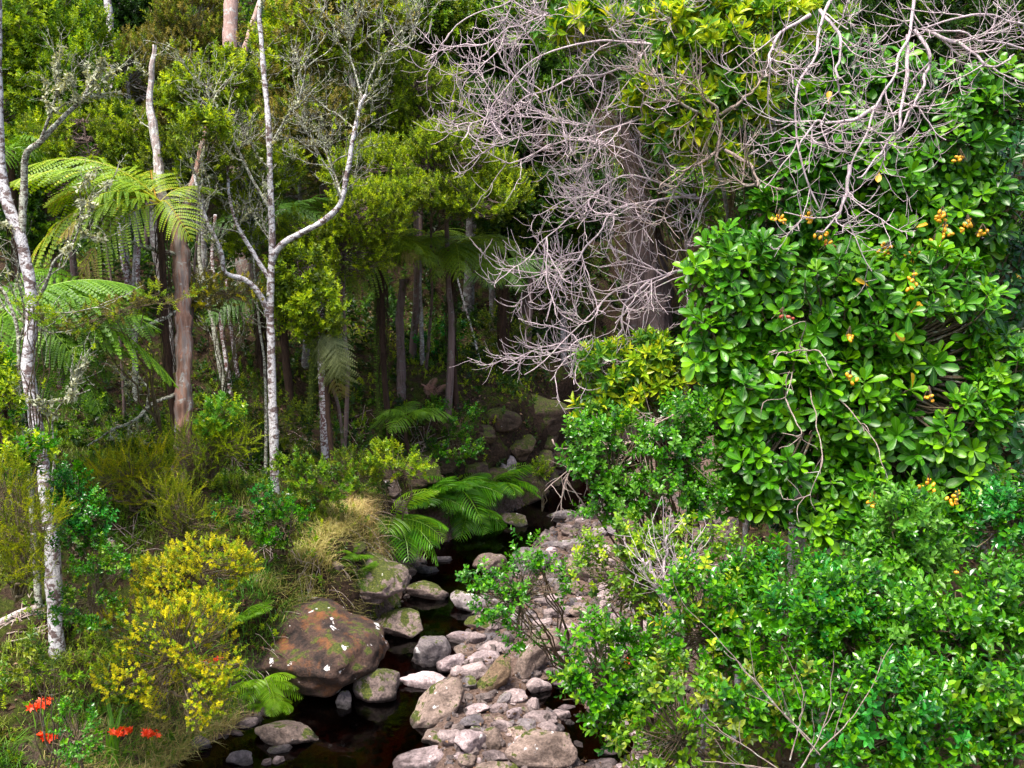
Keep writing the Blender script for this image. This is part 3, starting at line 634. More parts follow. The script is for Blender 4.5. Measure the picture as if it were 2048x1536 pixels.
# stones set in the eroded bank face
BANK = [(1075, 835, 120, 80, 'dark overhanging bank rock at the top of the eroded face'), (1010, 930, 44, 34, 'pale squarish rock sticking out of the mossy bank above the ferns'), (990, 965, 60, 50, 'grey white rock above the fern clump in the bank'),
 (952, 950, 60, 46, 'lichen flecked grey rock beside the pale bank rock'), (1085, 880, 60, 50, 'brown bank rock beneath the overhang'), (1045, 900, 56, 40, 'mossy rock in the middle of the bank face'),
 (1130, 880, 70, 60, 'shaded rock on the corner of the bank behind twigs'), (1075, 935, 70, 46, 'dark green rock low in the bank corner'), (1060, 985, 90, 60, 'rounded mossy rock at the foot of the bank by the pool'),
 (1100, 965, 50, 40, 'small dark rock at the waterline of the bank corner'), (945, 895, 30, 24, 'round knobbly stone embedded high in the bank'), (925, 910, 30, 20, 'small brown stone beside the knobbly bank stone'),
 (880, 925, 70, 40, 'brown mossy rock in the bank over the dark fern'), (830, 945, 90, 46, 'wide mossy rock shelf in the bank under pale leaves'), (775, 985, 50, 40, 'pink faced rock in the bank beside dry grass'),
 (785, 1015, 60, 34, 'tan ledge rock just over the big strap fern'), (770, 950, 60, 40, 'olive mossy rock beneath the pale leafy seedling'), (700, 1105, 60, 34, 'brown stone under the overhanging dry grass'),
 (665, 1130, 40, 26, 'pinkish stone in bare soil under the grass lip'), (525, 1165, 26, 20, 'white lichen crusted stone beside the golden shrub'), (597, 1200, 20, 16, 'small white lichen stone above the huge boulder'),
 (226, 1440, 30, 22, 'white lichen patch stone under the golden shrub'), (205, 1452, 16, 14, 'little white stone lowest under the golden shrub'), (248, 1425, 16, 20, 'little upright white stone under the golden shrub'), (1010, 840, 60, 40, 'brown earth covered rock at the bank top'),
 (965, 870, 46, 34, 'soil stained rock high on the bank face'), (1115, 925, 40, 34, 'angular shaded rock on the bank corner near the twigs'), (60, 1500, 110, 60, 'brown flat rock at the bottom corner below red flowers')]
for k, (px, py, w_, h_, lab) in enumerate(BANK):
    p, D = hit(px, py); w_ *= 1.35 if w_ > 36 else 1; h_ *= 1.3 if h_ > 28 else 1; sw = w_ * D / FPX / 2; wh = 'white' in lab and w_ < 35
    rock('bank_rock', HERO[k % 12], M['rpale' if wh else 'rgrey' if 'pale squarish' in lab else 'rtan' if 'pink' in lab or 'tan' in lab else 'rbank'], (p[0] - .15 * sw, p[1] + .25 * sw, p[2] - .05 * sw),
         (sw, sw * .8, h_ * D / FPX / 2 * .95), rng.uniform(-.5, .5), lab, 'stones set in the bank', rng.normal(size=2) * .15)

# ------------------------------------------------------------ crowns made of lobes
def lobe_points(lobes, D, per, thr=-.15, freq=1.0, dscale=.8, r=rng):
    """lobes [(px,py,rx,ry)] in the picture at depth D -> points in the crown's volume and outward axes"""
    P_, A_ = [], []
    for lb in lobes:
        px, py, rx, ry = lb[:4]; dd = D + (lb[4] if len(lb) > 4 else 0)
        c = P(px, py, dd); ax, az = rx * dd / FPX, ry * dd / FPX; ay = (ax + az) / 2 * dscale
        n = int(per * (ax * az + ax * ay + az * ay) / 3 * 12) + 8
        d = rand_dirs(n, r); rad = r.uniform(.35, 1.05, n) ** .6; o = d * rad[:, None]
        p = c + o * np.array([ax, ay, az]); nv_ = fbm(p * (freq * 1.3) + 11.3, 17, 2); k = nv_ >= np.quantile(nv_, min(.6, max(.05, .42 + thr * .7)))
        P_.append(p[k]); A_.append(nrm(d[k] / np.array([ax, ay, az])) * .55 + np.array([0, -.12, .65]) + r.normal(size=(k.sum(), 3)) * .3)
    return np.concatenate(P_), nrm(np.concatenate(A_))
def twigs_to(pts, axis, centre_pts, r0=.006, r1=.002, L=.35, frac=1.0, r=rng):
    n = len(pts); m = r.random(n) < frac; p = pts[m]; a = axis[m]; k = len(p)
    d = nrm(centre_pts[np.argmin(((p[:, None] - centre_pts[None]) ** 2).sum(-1), 1)] - p)
    ts = np.linspace(0, 1, 5)[:, None]; ln = (L * r.uniform(.5, 1.4, k))[:, None, None]
    path = p[:, None] + ln * ts[None] * (d[:, None] * ts[None] * .9 - a[:, None] * (1 - ts[None]) * .8 + np.array([0, 0, -.1]))
    return path[:, ::-1], np.broadcast_to(np.linspace(r0, r1, 5), (k, 5))
def branches_to(trunk, targets, n, r0, r1, sag=.15, r=rng):
    idx = r.choice(len(targets), min(n, len(targets)), replace=False); out = []
    for i in idx:
        t = targets[i]; zz = trunk[:, 2]; w = np.argmin(np.abs(zz - (t[2] - .5 * np.linalg.norm(t[:2] - trunk[-1, :2]))))
        a = trunk[min(w, len(trunk) - 1)]; u = np.linspace(0, 1, 8)[:, None]
        q = a * (1 - u) + t * u; q = q + np.array([0, 0, 1]) * (u * (1 - u)) * sag * np.linalg.norm(t - a) + .06 * r.normal(size=(8, 3)) * (u * (1 - u)) * 3
        out.append(q)
    out = np.array(out); return out, taper(len(out), 8, r0, r1)
def leafy_tree(name, lobes, D, mat, tpl, label, base=None, per=55, thr=-.15, size=1.0, trunk_r=.08, bark='darkbark', cat='tree', group=None, twigmat=None, freq=1.0, nb=14, trunk=True, dscale=.8, mat2=None, frac2=.4, twfrac=.25):
    pts, ax = lobe_points(lobes, D, per, thr, freq, dscale)
    cx = np.array([P(l[0], l[1], D) for l in lobes]); mean = cx.mean(0)
    if base is None:
        bx, by = mean[0] + rng.normal() * .2, mean[1] + .2; bz = gz(bx, by)
    else:
        b_, _ = hit(*base); bx, by, bz = b_
    th = thing(name, (bx, by, bz), label, cat, group)
    top = mean + np.array([0, 0, .3]); pth = [(bx, by, bz - .15), (bx * .7 + mean[0] * .3 + .1, by * .7 + mean[1] * .3, bz * .6 + mean[2] * .4), tuple(top)]
    gt, tp = limb(pth, trunk_r, trunk_r * .4, 22, 8, .12)
    if trunk: obj('trunk', gt, M[bark], th)
    gb = Geo(); bp, br = branches_to(tp, pts, nb, trunk_r * .35, .008); v, q = tubes(bp, br, 4); gb.add(v, q=q)
    b2, r2 = twigs_to(pts, ax, tp, .008, .002, .45, twfrac); v, q = tubes(b2, r2, 3); gb.add(v, q=q)
    obj('branches', gb, M[twigmat or bark], th, kind='stuff')
    sz = size * 1.15 * rng.uniform(.75, 1.25, len(pts))
    if mat2:
        m = rng.random(len(pts)) < frac2
        obj('crown', scatter(Geo(), S[tpl], pts[~m], ax[~m], sz[~m]), M[mat], th, smooth=False, kind='stuff')
        obj('crown', scatter(Geo(), S[tpl], pts[m], ax[m], sz[m]), M[mat2], th, smooth=False, kind='stuff')
    else: obj('crown', scatter(Geo(), S[tpl], pts, ax, sz), M[mat], th, smooth=False, kind='stuff')
    return th, pts, ax, tp

BG = 'trees on the forested slope'
T = [
 ('broadleaf_tree', [(60, 70, 150, 120), (150, 170, 130, 110), (20, 230, 110, 110)], 20, 'midgreen', 'small', 'bushy green tree behind the pale lichen trunk at the upper corner', dict(mat2='olivebright', frac2=.7)),
 ('broadleaf_tree', [(250, 40, 140, 100), (330, 110, 100, 70)], 25, 'dkgreen', 'small', 'dark green tree behind the short grey trunk at the top', dict()),
 ('kanuka_tree', [(230, 230, 130, 110), (300, 160, 90, 90)], 21, 'olivebrown', 'tiny', 'brownish fine leaved tree around the broken bleached spar', dict(mat2='olive', bark='greybark')),
 ('kanuka_tree', [(390, 60, 90, 80), (360, 140, 80, 60)], 23, 'olivebrown', 'tiny', 'sparse tan leaved tree beside the pale pink trunk', dict(mat2='olive', bark='greybark')),
 ('broadleaf_tree', [(390, 190, 65, 42), (440, 160, 75, 45), (430, 245, 75, 50), (412, 265, 42, 34, -1.6)], 17.4, 'olivebright', 'small', 'bright lime leaved tree right of the bleached spar', dict(mat2='olive', trunk_r=.03, base=(352, 958))),
 ('kanuka_tree', [(350, 320, 110, 55), (250, 370, 60, 40), (430, 310, 70, 50), (320, 390, 50, 30)], 17.0, 'olive', 'tiny', 'fine leaved olive tree spreading over the yellow tree fern', dict(mat2='olivebright', nb=16, trunk_r=.03, bark='lichbranch', base=(372, 955))),
 ('broadleaf_tree', [(640, 60, 130, 80), (560, 130, 90, 70), (700, 30, 110, 60)], 20.5, 'olivebright', 'small', 'pale yellow green tree at the top behind the slender forked tree', dict(mat2='olivebrown', thr=-.05)),
 ('kanuka_tree', [(620, 250, 110, 90), (560, 330, 90, 70)], 20.5, 'olivebrown', 'tiny', 'thin greyish tree inside the fork of the slender white tree', dict(mat2='olive', thr=.0, bark='greybark')),
 ('broadleaf_tree', [(800, 90, 110, 90), (860, 40, 90, 70)], 24, 'midgreen', 'small', 'mid green tree behind the tips of the bare purple twigs', dict(mat2='olive')),
 ('kanuka_tree', [(830, 150, 90, 50), (790, 230, 100, 60), (870, 250, 80, 60)], 21.5, 'olive', 'tiny', 'layered olive tree beside the tips of the bare twigs', dict(mat2='olivebright', frac2=.6)),
 ('kanuka_tree', [(780, 330, 120, 50), (900, 340, 130, 45), (980, 390, 80, 50)], 20.2, 'olivebright', 'tiny', 'bright yellow green layered tree above the dark tree ferns', dict(mat2='olive', dscale=1.0)),
 ('kanuka_tree', [(720, 430, 100, 60), (620, 470, 60, 50), (700, 500, 80, 50)], 18.6, 'olivebright', 'tiny', 'drooping olive yellow tree right of the curved lichen limb', dict(mat2='olive', trunk_r=.045)),
 ('broadleaf_tree', [(630, 620, 75, 55), (600, 560, 60, 50)], 17.2, 'olivebright', 'small', 'small yellow green leafy tree over the pale fern frond', dict(trunk_r=.035, mat2='olive')),
 ('broadleaf_tree', [(1000, 60, 130, 100), (1120, 130, 120, 100)], 25, 'midgreen', 'small', 'mid green tree behind the dense purple twigs', dict(mat2='dkgreen')),
 ('broadleaf_tree', [(1050, 300, 130, 110), (960, 270, 110, 90), (1140, 400, 100, 90)], 24, 'dkgreen', 'small', 'dark shadowy tree seen through the bare twigs', dict(mat2='olive', frac2=.2)),
 ('broadleaf_tree', [(1050, 480, 110, 70), (1110, 540, 60, 60)], 25, 'olive', 'small', 'low dull green tree beside the massive dark trunk', dict(mat2='dkgreen')),
 ('broadleaf_tree', [(1400, 160, 160, 150), (1360, 360, 60, 110)], 27, 'dkgreen', 'small', 'dark green tree behind the massive trunk and yellow leaves', dict(mat2='midgreen', frac2=.2)),
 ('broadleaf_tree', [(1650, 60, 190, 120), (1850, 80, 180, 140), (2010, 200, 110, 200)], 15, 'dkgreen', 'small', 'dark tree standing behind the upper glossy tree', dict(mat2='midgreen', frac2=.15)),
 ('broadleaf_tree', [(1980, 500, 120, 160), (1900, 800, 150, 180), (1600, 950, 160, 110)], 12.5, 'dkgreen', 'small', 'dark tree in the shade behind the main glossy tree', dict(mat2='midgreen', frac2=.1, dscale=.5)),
 ('kanuka_tree', [(480, 420, 65, 40), (560, 345, 70, 45), (430, 375, 50, 30), (500, 490, 50, 30)], 18.2, 'olivebright', 'tiny', 'fine yellow green branchlets spread behind the slender white tree', dict(mat2='olive', trunk_r=.03, bark='lichbranch', base=(530, 960))),
 ('kanuka_tree', [(850, 385, 130, 30), (960, 405, 80, 28), (740, 350, 90, 38), (900, 290, 90, 40)], 19.3, 'olivebright', 'tiny', 'flat sprays of bright olive leaves right over the dark tree ferns', dict(mat2='olive', dscale=1.2, trunk_r=.035, base=(850, 740))),
 ('kanuka_tree', [(180, 310, 80, 45), (240, 255, 60, 40), (110, 260, 60, 40)], 16.9, 'olivebright', 'tiny', 'airy bright green crown between the mossy limb and the bleached spar', dict(mat2='olive', trunk_r=.03, base=(250, 900))),
 ('broadleaf_tree', [(120, 360, 90, 70), (60, 440, 80, 70)], 18.5, 'dkgreen', 'small', 'dark green low tree behind the forked lichen trunk', dict(mat2='midgreen')),
]
for nm_, lob, D, mt, tp_, lab, kw in T:
    k = dict(per=185 if tp_ == 'small' else 240, group=BG); k.update(kw)
    if D > 22: k['per'] *= .8; k['size'] = 1.3
    leafy_tree(nm_, lob, D, mt, tp_, lab, **k)
# far forest up the slope: whole crowns share four meshes
FC = []
for i in range(4):
    g = Geo(); n = 1500; d = rand_dirs(n); p = d * (rng.uniform(.4, 1.05, n) ** .5)[:, None] * np.array([2.3, 2.0, 2.6]); k = fbm(p * .9 + i * 7, 5, 2) > -.12; p = p[k]; d = d[k]
    scatter(g, S['small'], p, d * .5 + np.array([0, -.1, .7]) + rng.normal(size=p.shape) * .3, 1.9); me = to_mesh('far_crown_shape', g, False); me.materials.append(M['dkgreen']); FC.append(me)
gt, _ = limb([(0, 0, -.3), (.1, .05, 2.5), (0, .1, 6)], .16, .06, 14, 7, .1); FT = to_mesh('far_trunk_shape', gt); FT.materials.append(M['greybark'])
farl = 0
for row, (yy, xs_) in enumerate([(27.5, np.arange(-13, 14, 3.0)), (31, np.arange(-15, 17, 3.3)), (35.5, np.arange(-17, 19, 3.8)), (41, np.arange(-19, 22, 4.4))]):
    for x in xs_:
        x = x + rng.uniform(-.6, .6); y = yy + rng.uniform(-.8, .8); z = gz(x, y); farl += 1
        pxx = 1024 + x / ((np.array([x, y, z]) - CAM) @ FW) * FPX
        LMK = [(0, 'above the crooked grey stem'), (110, 'beyond the mossy forked limb'), (225, 'beyond the pale spotted trunk'), (305, 'beyond the bleached spar'), (460, 'beyond the pale pink trunk'), (535, 'beyond the slender white tree'), (640, 'inside the curved lichen limb'), (740, 'beyond the lichen limb tip'), (830, 'over the dark tree ferns'), (930, 'over the leaning banded pole'), (1060, 'beyond the purplish bare tree'), (1180, 'beyond the thickest bare twigs'), (1290, 'straight behind the massive trunk'), (1400, 'behind the yellow leaved tree'), (1530, 'behind the tan twigs'), (1700, 'behind the upper glossy tree'), (1850, 'behind the forked pale twigs'), (2040, 'behind the shaded glossy tree')]
        side_ = min(LMK, key=lambda q: abs(q[0] - pxx))[1]
        if not -150 < pxx < 2200 or (row < 2 and abs(pxx - 1290) < 240): continue
        th = thing('forest_tree', (x, y, z), f'distant dark green forest tree in the {["nearest", "second", "third", "farthest"][row]} row {side_}', 'tree', 'distant trees filling the slope')
        o = obj('trunk', FT, None, th, loc=(0, 0, 0)); h = rng.uniform(4.6, 6.5)
        o = obj('crown', FC[int(rng.integers(0, 4))], None, th, loc=(0, 0, h), kind='stuff'); o.rotation_euler = (0, 0, rng.uniform(0, 6.28)); s = rng.uniform(.85, 1.25); o.scale = (s, s, s)
        if rng.random() < .5: o.material_slots[0].link = 'OBJECT'; o.material_slots[0].material = M[['midgreen', 'olive'][int(rng.integers(0, 2))]]

# ------------------------------------------------------------ trunks and bare limbs
def lichen_tufts(paths, n, size=.05, r=rng):
    """hanging grey-green lichen along limbs"""
    N, K, _ = paths.shape; a = r.integers(0, N, n); k = r.integers(0, K - 1, n); p = paths[a, k]
    g = Geo(); m = 7; pos = np.repeat(p, m, 0) + r.normal(size=(n * m, 3)) * size * .25; d = nrm(r.normal(size=(n * m, 3)) + np.array([0, 0, -.5]))
    stamp(g, leaf_tpl('d', .3, .3), pos, d, rand_dirs(n * m, r), size * r.uniform(.4, 1.3, n * m), size * .22, r.random(n * m)); return g
def trunk_tree(name, label, D, limbs, bark, base_first=True, cat='tree', group=None, twig_levels=None, tufts=0, leaves=None, twmat='lichbranch', lean=0.0, seed=3, tuft=.05, curl=(0, 0, .1), sides=10):
    """limbs: list of dict(pts=[(px,py[,dD])], r=(r0,r1), bark) ; the first stands on the ground"""
    l0 = limbs[0]; b = l0['pts'][0]; pb, Db = hit(b[0], b[1]); D = D or Db
    th = thing(name, pb, label, cat, group); allp = []
    for i, l in enumerate(limbs):
        pts = [P(q[0], q[1], Db + (q[2] if len(q) > 2 else 0)) for q in l['pts']]
        if i == 0: pts[0] = pb - np.array([0, 0, .15])
        g, p = limb(pts, l['r'][0], l['r'][1], l.get('n', 34), sides, l.get('wob', .02), seed=seed + i, knob=.1, ridge=.55 if sides > 12 else 0)
        obj('trunk' if i == 0 else 'limb', g, M[l.get('bark', bark)], th); allp.append(p[np.linspace(0, len(p) - 1, 24).astype(int)])
    src = np.array(allp)
    if twig_levels:
        sel = [i for i, l in enumerate(limbs) if l.get('tw', True)]; cur = src[sel]; g = Geo(); last = cur; paths = []
        for lv in twig_levels:
            cur = children(cur, lv['n'], lv.get('tr', (.2, 1)), lv.get('ang', (30, 65)), lv['L'], lv.get('K', 7), lv.get('curl', curl), lv.get('wob', .18))
            v, q = tubes(cur, taper(len(cur), cur.shape[1], lv['r'][0], lv['r'][1]), lv.get('sides', 4)); g.add(v, q=q); paths.append(cur)
        obj('twigs', g, M[twmat], th, kind='stuff'); last = paths[-1]
        if tufts: obj('lichen', lichen_tufts(paths[0], tufts, tuft), M['lichen'], th, smooth=False, kind='stuff')
        if leaves:
            tp_, mt, fr, sz = leaves; tips = last[:, -1]; dr = nrm(last[:, -1] - last[:, -2]) + np.array([0, 0, .3]); m = (rng.random(len(tips)) < fr)
            if m.any(): obj('foliage', scatter(Geo(), S[tp_], tips[m], dr[m], sz * rng.uniform(.7, 1.2, m.sum())), M[mt], th, smooth=False, kind='stuff')
    return th, src
TW3 = [dict(n=9, L=(.5, 1.1), r=(.012, .005), K=8), dict(n=5, L=(.25, .6), r=(.005, .003), sides=3), dict(n=3, L=(.12, .3), r=(.003, .0015), sides=3, K=5)]
trunk_tree('lichen_tree', 'tall white lichen covered tree with a mossy forked trunk nearest the bank foot', None, [
  dict(pts=[(115, 1310), (108, 1180), (103, 1080), (88, 960), (74, 860), (56, 740), (64, 640), (58, 560), (38, 470), (12, 400), (0, 320), (-4, 180), (-6, 40), (-10, -60)], r=(.095, .05), n=60),
  dict(pts=[(42, 470), (48, 380), (52, 310, -.1), (82, 282, -.2), (130, 232, -.2), (170, 190, -.1), (200, 130, 0)], r=(.05, .018), bark='lichbranch', n=30),
  dict(pts=[(80, 285, -.2), (100, 230, -.3), (120, 170, -.4)], r=(.022, .01), bark='lichbranch', n=18),
  dict(pts=[(70, 610), (95, 560, -.2), (110, 520, -.3), (150, 480, -.5), (165, 400, -.6)], r=(.022, .008), bark='lichbranch', n=18),
  dict(pts=[(105, 960), (110, 900, -.1), (105, 840, -.2), (130, 800, -.4), (180, 780, -.5)], r=(.018, .006), bark='lichbranch', n=18)],
  'birch', twig_levels=[dict(n=5, tr=(.55, 1), L=(.3, .8), r=(.01, .004), K=8), dict(n=4, L=(.15, .4), r=(.004, .002), sides=3), dict(n=3, L=(.08, .2), r=(.002, .0015), sides=3, K=5)], tufts=420, tuft=.06, leaves=('small', 'olivebright', .05, .7))
trunk_tree('lichen_tree', 'thin crooked grey stem rising close beside the tall white lichen tree', None, [
  dict(pts=[(78, 1225), (68, 1080), (58, 950), (50, 860), (38, 740), (34, 660), (14, 600), (-10, 560)], r=(.045, .02), n=40), dict(pts=[(36, 690), (50, 650, -.1), (62, 610, -.2)], r=(.02, .012))],
  'lichbranch', twig_levels=TW3[:2], tufts=90)
trunk_tree('lichen_tree', 'slender white barked tree with a long curving limb over the grassy bank', None, [
  dict(pts=[(550, 992), (548, 900), (545, 800), (542, 700), (541, 600), (545, 500), (541, 400), (538, 300), (533, 200), (524, 100), (520, 30), (525, -40)], r=(.075, .03), n=56),
  dict(pts=[(545, 520), (562, 490, -.05), (605, 465, -.1), (650, 440, -.15), (682, 405, -.2), (694, 350, -.2), (705, 290, -.2), (718, 220, -.2), (732, 190, -.2)], r=(.055, .028), n=36),
  dict(pts=[(730, 195, -.2), (742, 150, -.3), (770, 110, -.4), (810, 80, -.4), (830, 50, -.4)], r=(.02, .006), bark='lichbranch'),
  dict(pts=[(726, 205, -.2), (712, 150, -.1), (700, 100, 0), (712, 40, 0)], r=(.02, .006), bark='lichbranch'),
  dict(pts=[(540, 640), (520, 590, -.1), (490, 560, -.2), (450, 545, -.3), (440, 500, -.4), (405, 420, -.5), (388, 350, -.5)], r=(.05, .018), bark='birch', n=26),
  dict(pts=[(540, 560), (515, 520), (480, 460, .1), (460, 400, .1), (455, 320, .1), (470, 240, .1)], r=(.038, .013), bark='birch', n=26),
  dict(pts=[(541, 420), (500, 350, -.1), (470, 290, -.2), (430, 230, -.3), (410, 170, -.3)], r=(.028, .009), bark='lichbranch', n=26),
  dict(pts=[(536, 300), (570, 240, -.1), (600, 190, -.2), (615, 120, -.2)], r=(.022, .007), bark='lichbranch', n=22),
  dict(pts=[(685, 400, -.2), (670, 350, 0), (650, 300, .1), (640, 250, .1)], r=(.02, .006), bark='lichbranch')],
  'birch', twig_levels=[dict(n=9, tr=(.35, 1), L=(.4, 1.0), r=(.012, .005), K=8), dict(n=5, L=(.2, .55), r=(.005, .003), sides=3), dict(n=4, L=(.1, .3), r=(.0035, .002), sides=3, K=5)], tufts=380, tuft=.05, leaves=('small', 'olivebright', .09, .6))
trunk_tree('kanuka_tree', 'thick reddish stringy barked trunk forking upward with a bleached broken spar', None, [
  dict(pts=[(364, 965), (366, 860), (368, 760), (366, 660), (364, 560), (358, 480), (352, 430)], r=(.108, .085), n=60, tw=False),
  dict(pts=[(352, 450), (325, 395), (318, 340), (310, 270), (300, 210), (304, 140), (310, 92)], r=(.075, .025), bark='deadwood', n=40),
  dict(pts=[(362, 450), (378, 400), (392, 350), (402, 300), (412, 250)], r=(.07, .02), n=30),
  dict(pts=[(362, 620), (320, 640, -.2), (270, 660, -.4), (225, 655, -.5), (180, 640, -.6)], r=(.03, .01), bark='lichbranch'),
  dict(pts=[(352, 790), (322, 800, -.2), (295, 815, -.3), (270, 840, -.4), (225, 860, -.5), (175, 892, -.6)], r=(.026, .008), bark='lichbranch'),
  dict(pts=[(295, 815, -.3), (295, 775, -.35), (270, 765, -.4), (240, 778, -.4)], r=(.016, .006), bark='lichbranch'),
  dict(pts=[(365, 510), (310, 500, -.2), (250, 480, -.3), (210, 465, -.4), (170, 425, -.5), (145, 385, -.5)], r=(.03, .01), bark='lichbranch')],
  'redbark', twig_levels=[dict(n=4, tr=(.4, 1), L=(.2, .6), r=(.01, .004), K=8), dict(n=4, L=(.12, .35), r=(.004, .002), sides=3)], tufts=160, leaves=('tiny', 'olivebrown', .3, .8), sides=26)
trunk_tree('lichen_tree', 'short lichen flecked brown trunk below the pale drooping fern frond', None, [dict(pts=[(650, 932), (648, 850), (645, 770), (642, 690), (640, 600), (645, 520), (640, 440)], r=(.075, .05), n=34)], 'birchdark')
trunk_tree('lichen_tree', 'leaning slim grey trunk of a pair behind the reddish trunk', None, [dict(pts=[(457, 812), (440, 730), (428, 660), (415, 600), (400, 520), (395, 440)], r=(.055, .035)), dict(pts=[(418, 610), (440, 580), (470, 600, -.2), (490, 650, -.3)], r=(.012, .005))], 'lichbranch', twig_levels=TW3[:2])
trunk_tree('lichen_tree', 'straighter slim spotted trunk of a pair behind the reddish trunk', None, [dict(pts=[(466, 808), (455, 740), (445, 670), (438, 610), (425, 520), (430, 430)], r=(.05, .03))], 'birchdark')
trunk_tree('lichen_tree', 'faint third slim trunk just beyond the pair of slim trunks', None, [dict(pts=[(478, 760), (468, 700), (460, 640), (452, 560)], r=(.045, .03))], 'birchdark')
BGT = [(('lichen_tree'), 'pale spotted trunk rising out of the top edge by the spar', [(228, 330), (226, 200), (222, 100), (216, 0), (210, -80)], (.1, .07), 'birch', 23),
 ('kanuka_tree', 'pale pink barked trunk at the top edge, thickest there', [(470, 330), (462, 230), (460, 110), (462, 0), (462, -80)], (.17, .13), 'pinkwood', 22),
 ('kanuka_tree', 'slanting tan trunk crossing beside the pale pink trunk', [(478, 300), (485, 130), (500, 70), (522, 0), (540, -60)], (.09, .06), 'pinkwood', 22)]
def up_trunk(name, label, pts, r, bark, D, group=None):
    ps = [P(a, b, D) for a, b in pts]; b0 = ps[0]; z = gz(b0[0], b0[1]); ps = [np.array([b0[0] + .1, b0[1], z - .2]), np.array([b0[0] + .05, b0[1], (z + b0[2]) / 2])] + ps
    th = thing(name, (b0[0], b0[1], z), label, 'tree', group); g, p = limb(ps, r[0], r[1], 40, 9, .03, seed=len(label)); obj('trunk', g, M[bark], th); return th, p
for n_, lab, pts, r_, bk, D in BGT: up_trunk(n_, lab, pts, r_, bk, D)
for lab, pts, r_, bk in [
  ('dark slim trunk with a pale edge left of the shaggy fern trunk', [(262, 610), (255, 560), (248, 500), (246, 440)], (.07, .05), 'birchdark'),
  ('dim slim trunk right of the shaggy fern trunk', [(275, 640), (276, 560), (278, 480)], (.05, .04), 'birchdark'),
  ('grey trunk close behind the reddish trunk', [(342, 740), (335, 650), (325, 570), (310, 480), (305, 400)], (.1, .08), 'greybark'),
  ('thin pale trunk standing low beside the long yellow frond', [(272, 800), (270, 720), (272, 640)], (.055, .05), 'lichbranch'),
  ('dim thin trunk in the dark gap beside the mossy column', [(845, 730), (843, 660), (840, 580), (838, 520)], (.05, .04), 'greybark'),
  ('dim pinkish trunk in the dark gap beyond the bank', [(984, 660), (985, 610), (982, 560), (980, 500)], (.08, .07), 'greybark'),
  ('lichen dotted trunk in the dark behind the bare twigs', [(1128, 730), (1126, 640), (1124, 540), (1120, 440)], (.08, .07), 'greybark'),
  ('short stump like trunk next to the mossy column', [(803, 790), (802, 720), (800, 650), (805, 560)], (.09, .08), 'darkbark')]:
    trunk_tree('slim_tree', lab, None, [dict(pts=pts, r=r_)], bk)
trunk_tree('slim_tree', 'thin black and white banded pole leaning in the dark gap', None, [dict(pts=[(966, 738), (952, 690), (938, 640), (924, 590), (910, 545)], r=(.028, .018))], 'birch')
trunk_tree('massive_tree', 'massive dark ragged trunk rising behind the bare twigs', None, [
  dict(pts=[(1300, 705), (1296, 600), (1290, 500), (1285, 380), (1280, 250), (1275, 100), (1272, -60)], r=(.43, .34), n=50), dict(pts=[(1278, 150), (1220, 120, -.5), (1150, 60, -1), (1090, -20, -1.5)], r=(.12, .06))], 'darkbark2', sides=36)
# shaggy strips hanging off the massive trunk
def mossy_column(label, pts, r_, n):
    th, src = trunk_tree('mossy_tree', label, None, [dict(pts=pts, r=r_)], 'mossbark'); p = src[0]
    k = rng.integers(0, len(p), n); a = rng.uniform(0, 6.28, n); d = np.stack([np.cos(a), np.sin(a), np.zeros(n)], -1); u = rng.random(n)[:, None]
    pos = p[k] * (1 - u) + p[np.minimum(k + 1, len(p) - 1)] * u + d * r_[0] * .8
    obj('ivy', scatter(Geo(), S['round'], pos, d + np.array([0, 0, .3]), .4 * rng.uniform(.6, 1.4, n)), M['midgreen'] if n > 400 else M['olive'], th, smooth=False, kind='stuff')
mossy_column('trunk wrapped in green creeper like a column in the dark gap', [(762, 872), (763, 800), (762, 720), (760, 640), (760, 560), (765, 500)], (.1, .09), 900)
mossy_column('creeper covered trunk beside the lichen flecked short trunk', [(622, 830), (625, 760), (628, 700), (632, 600)], (.08, .07), 380)

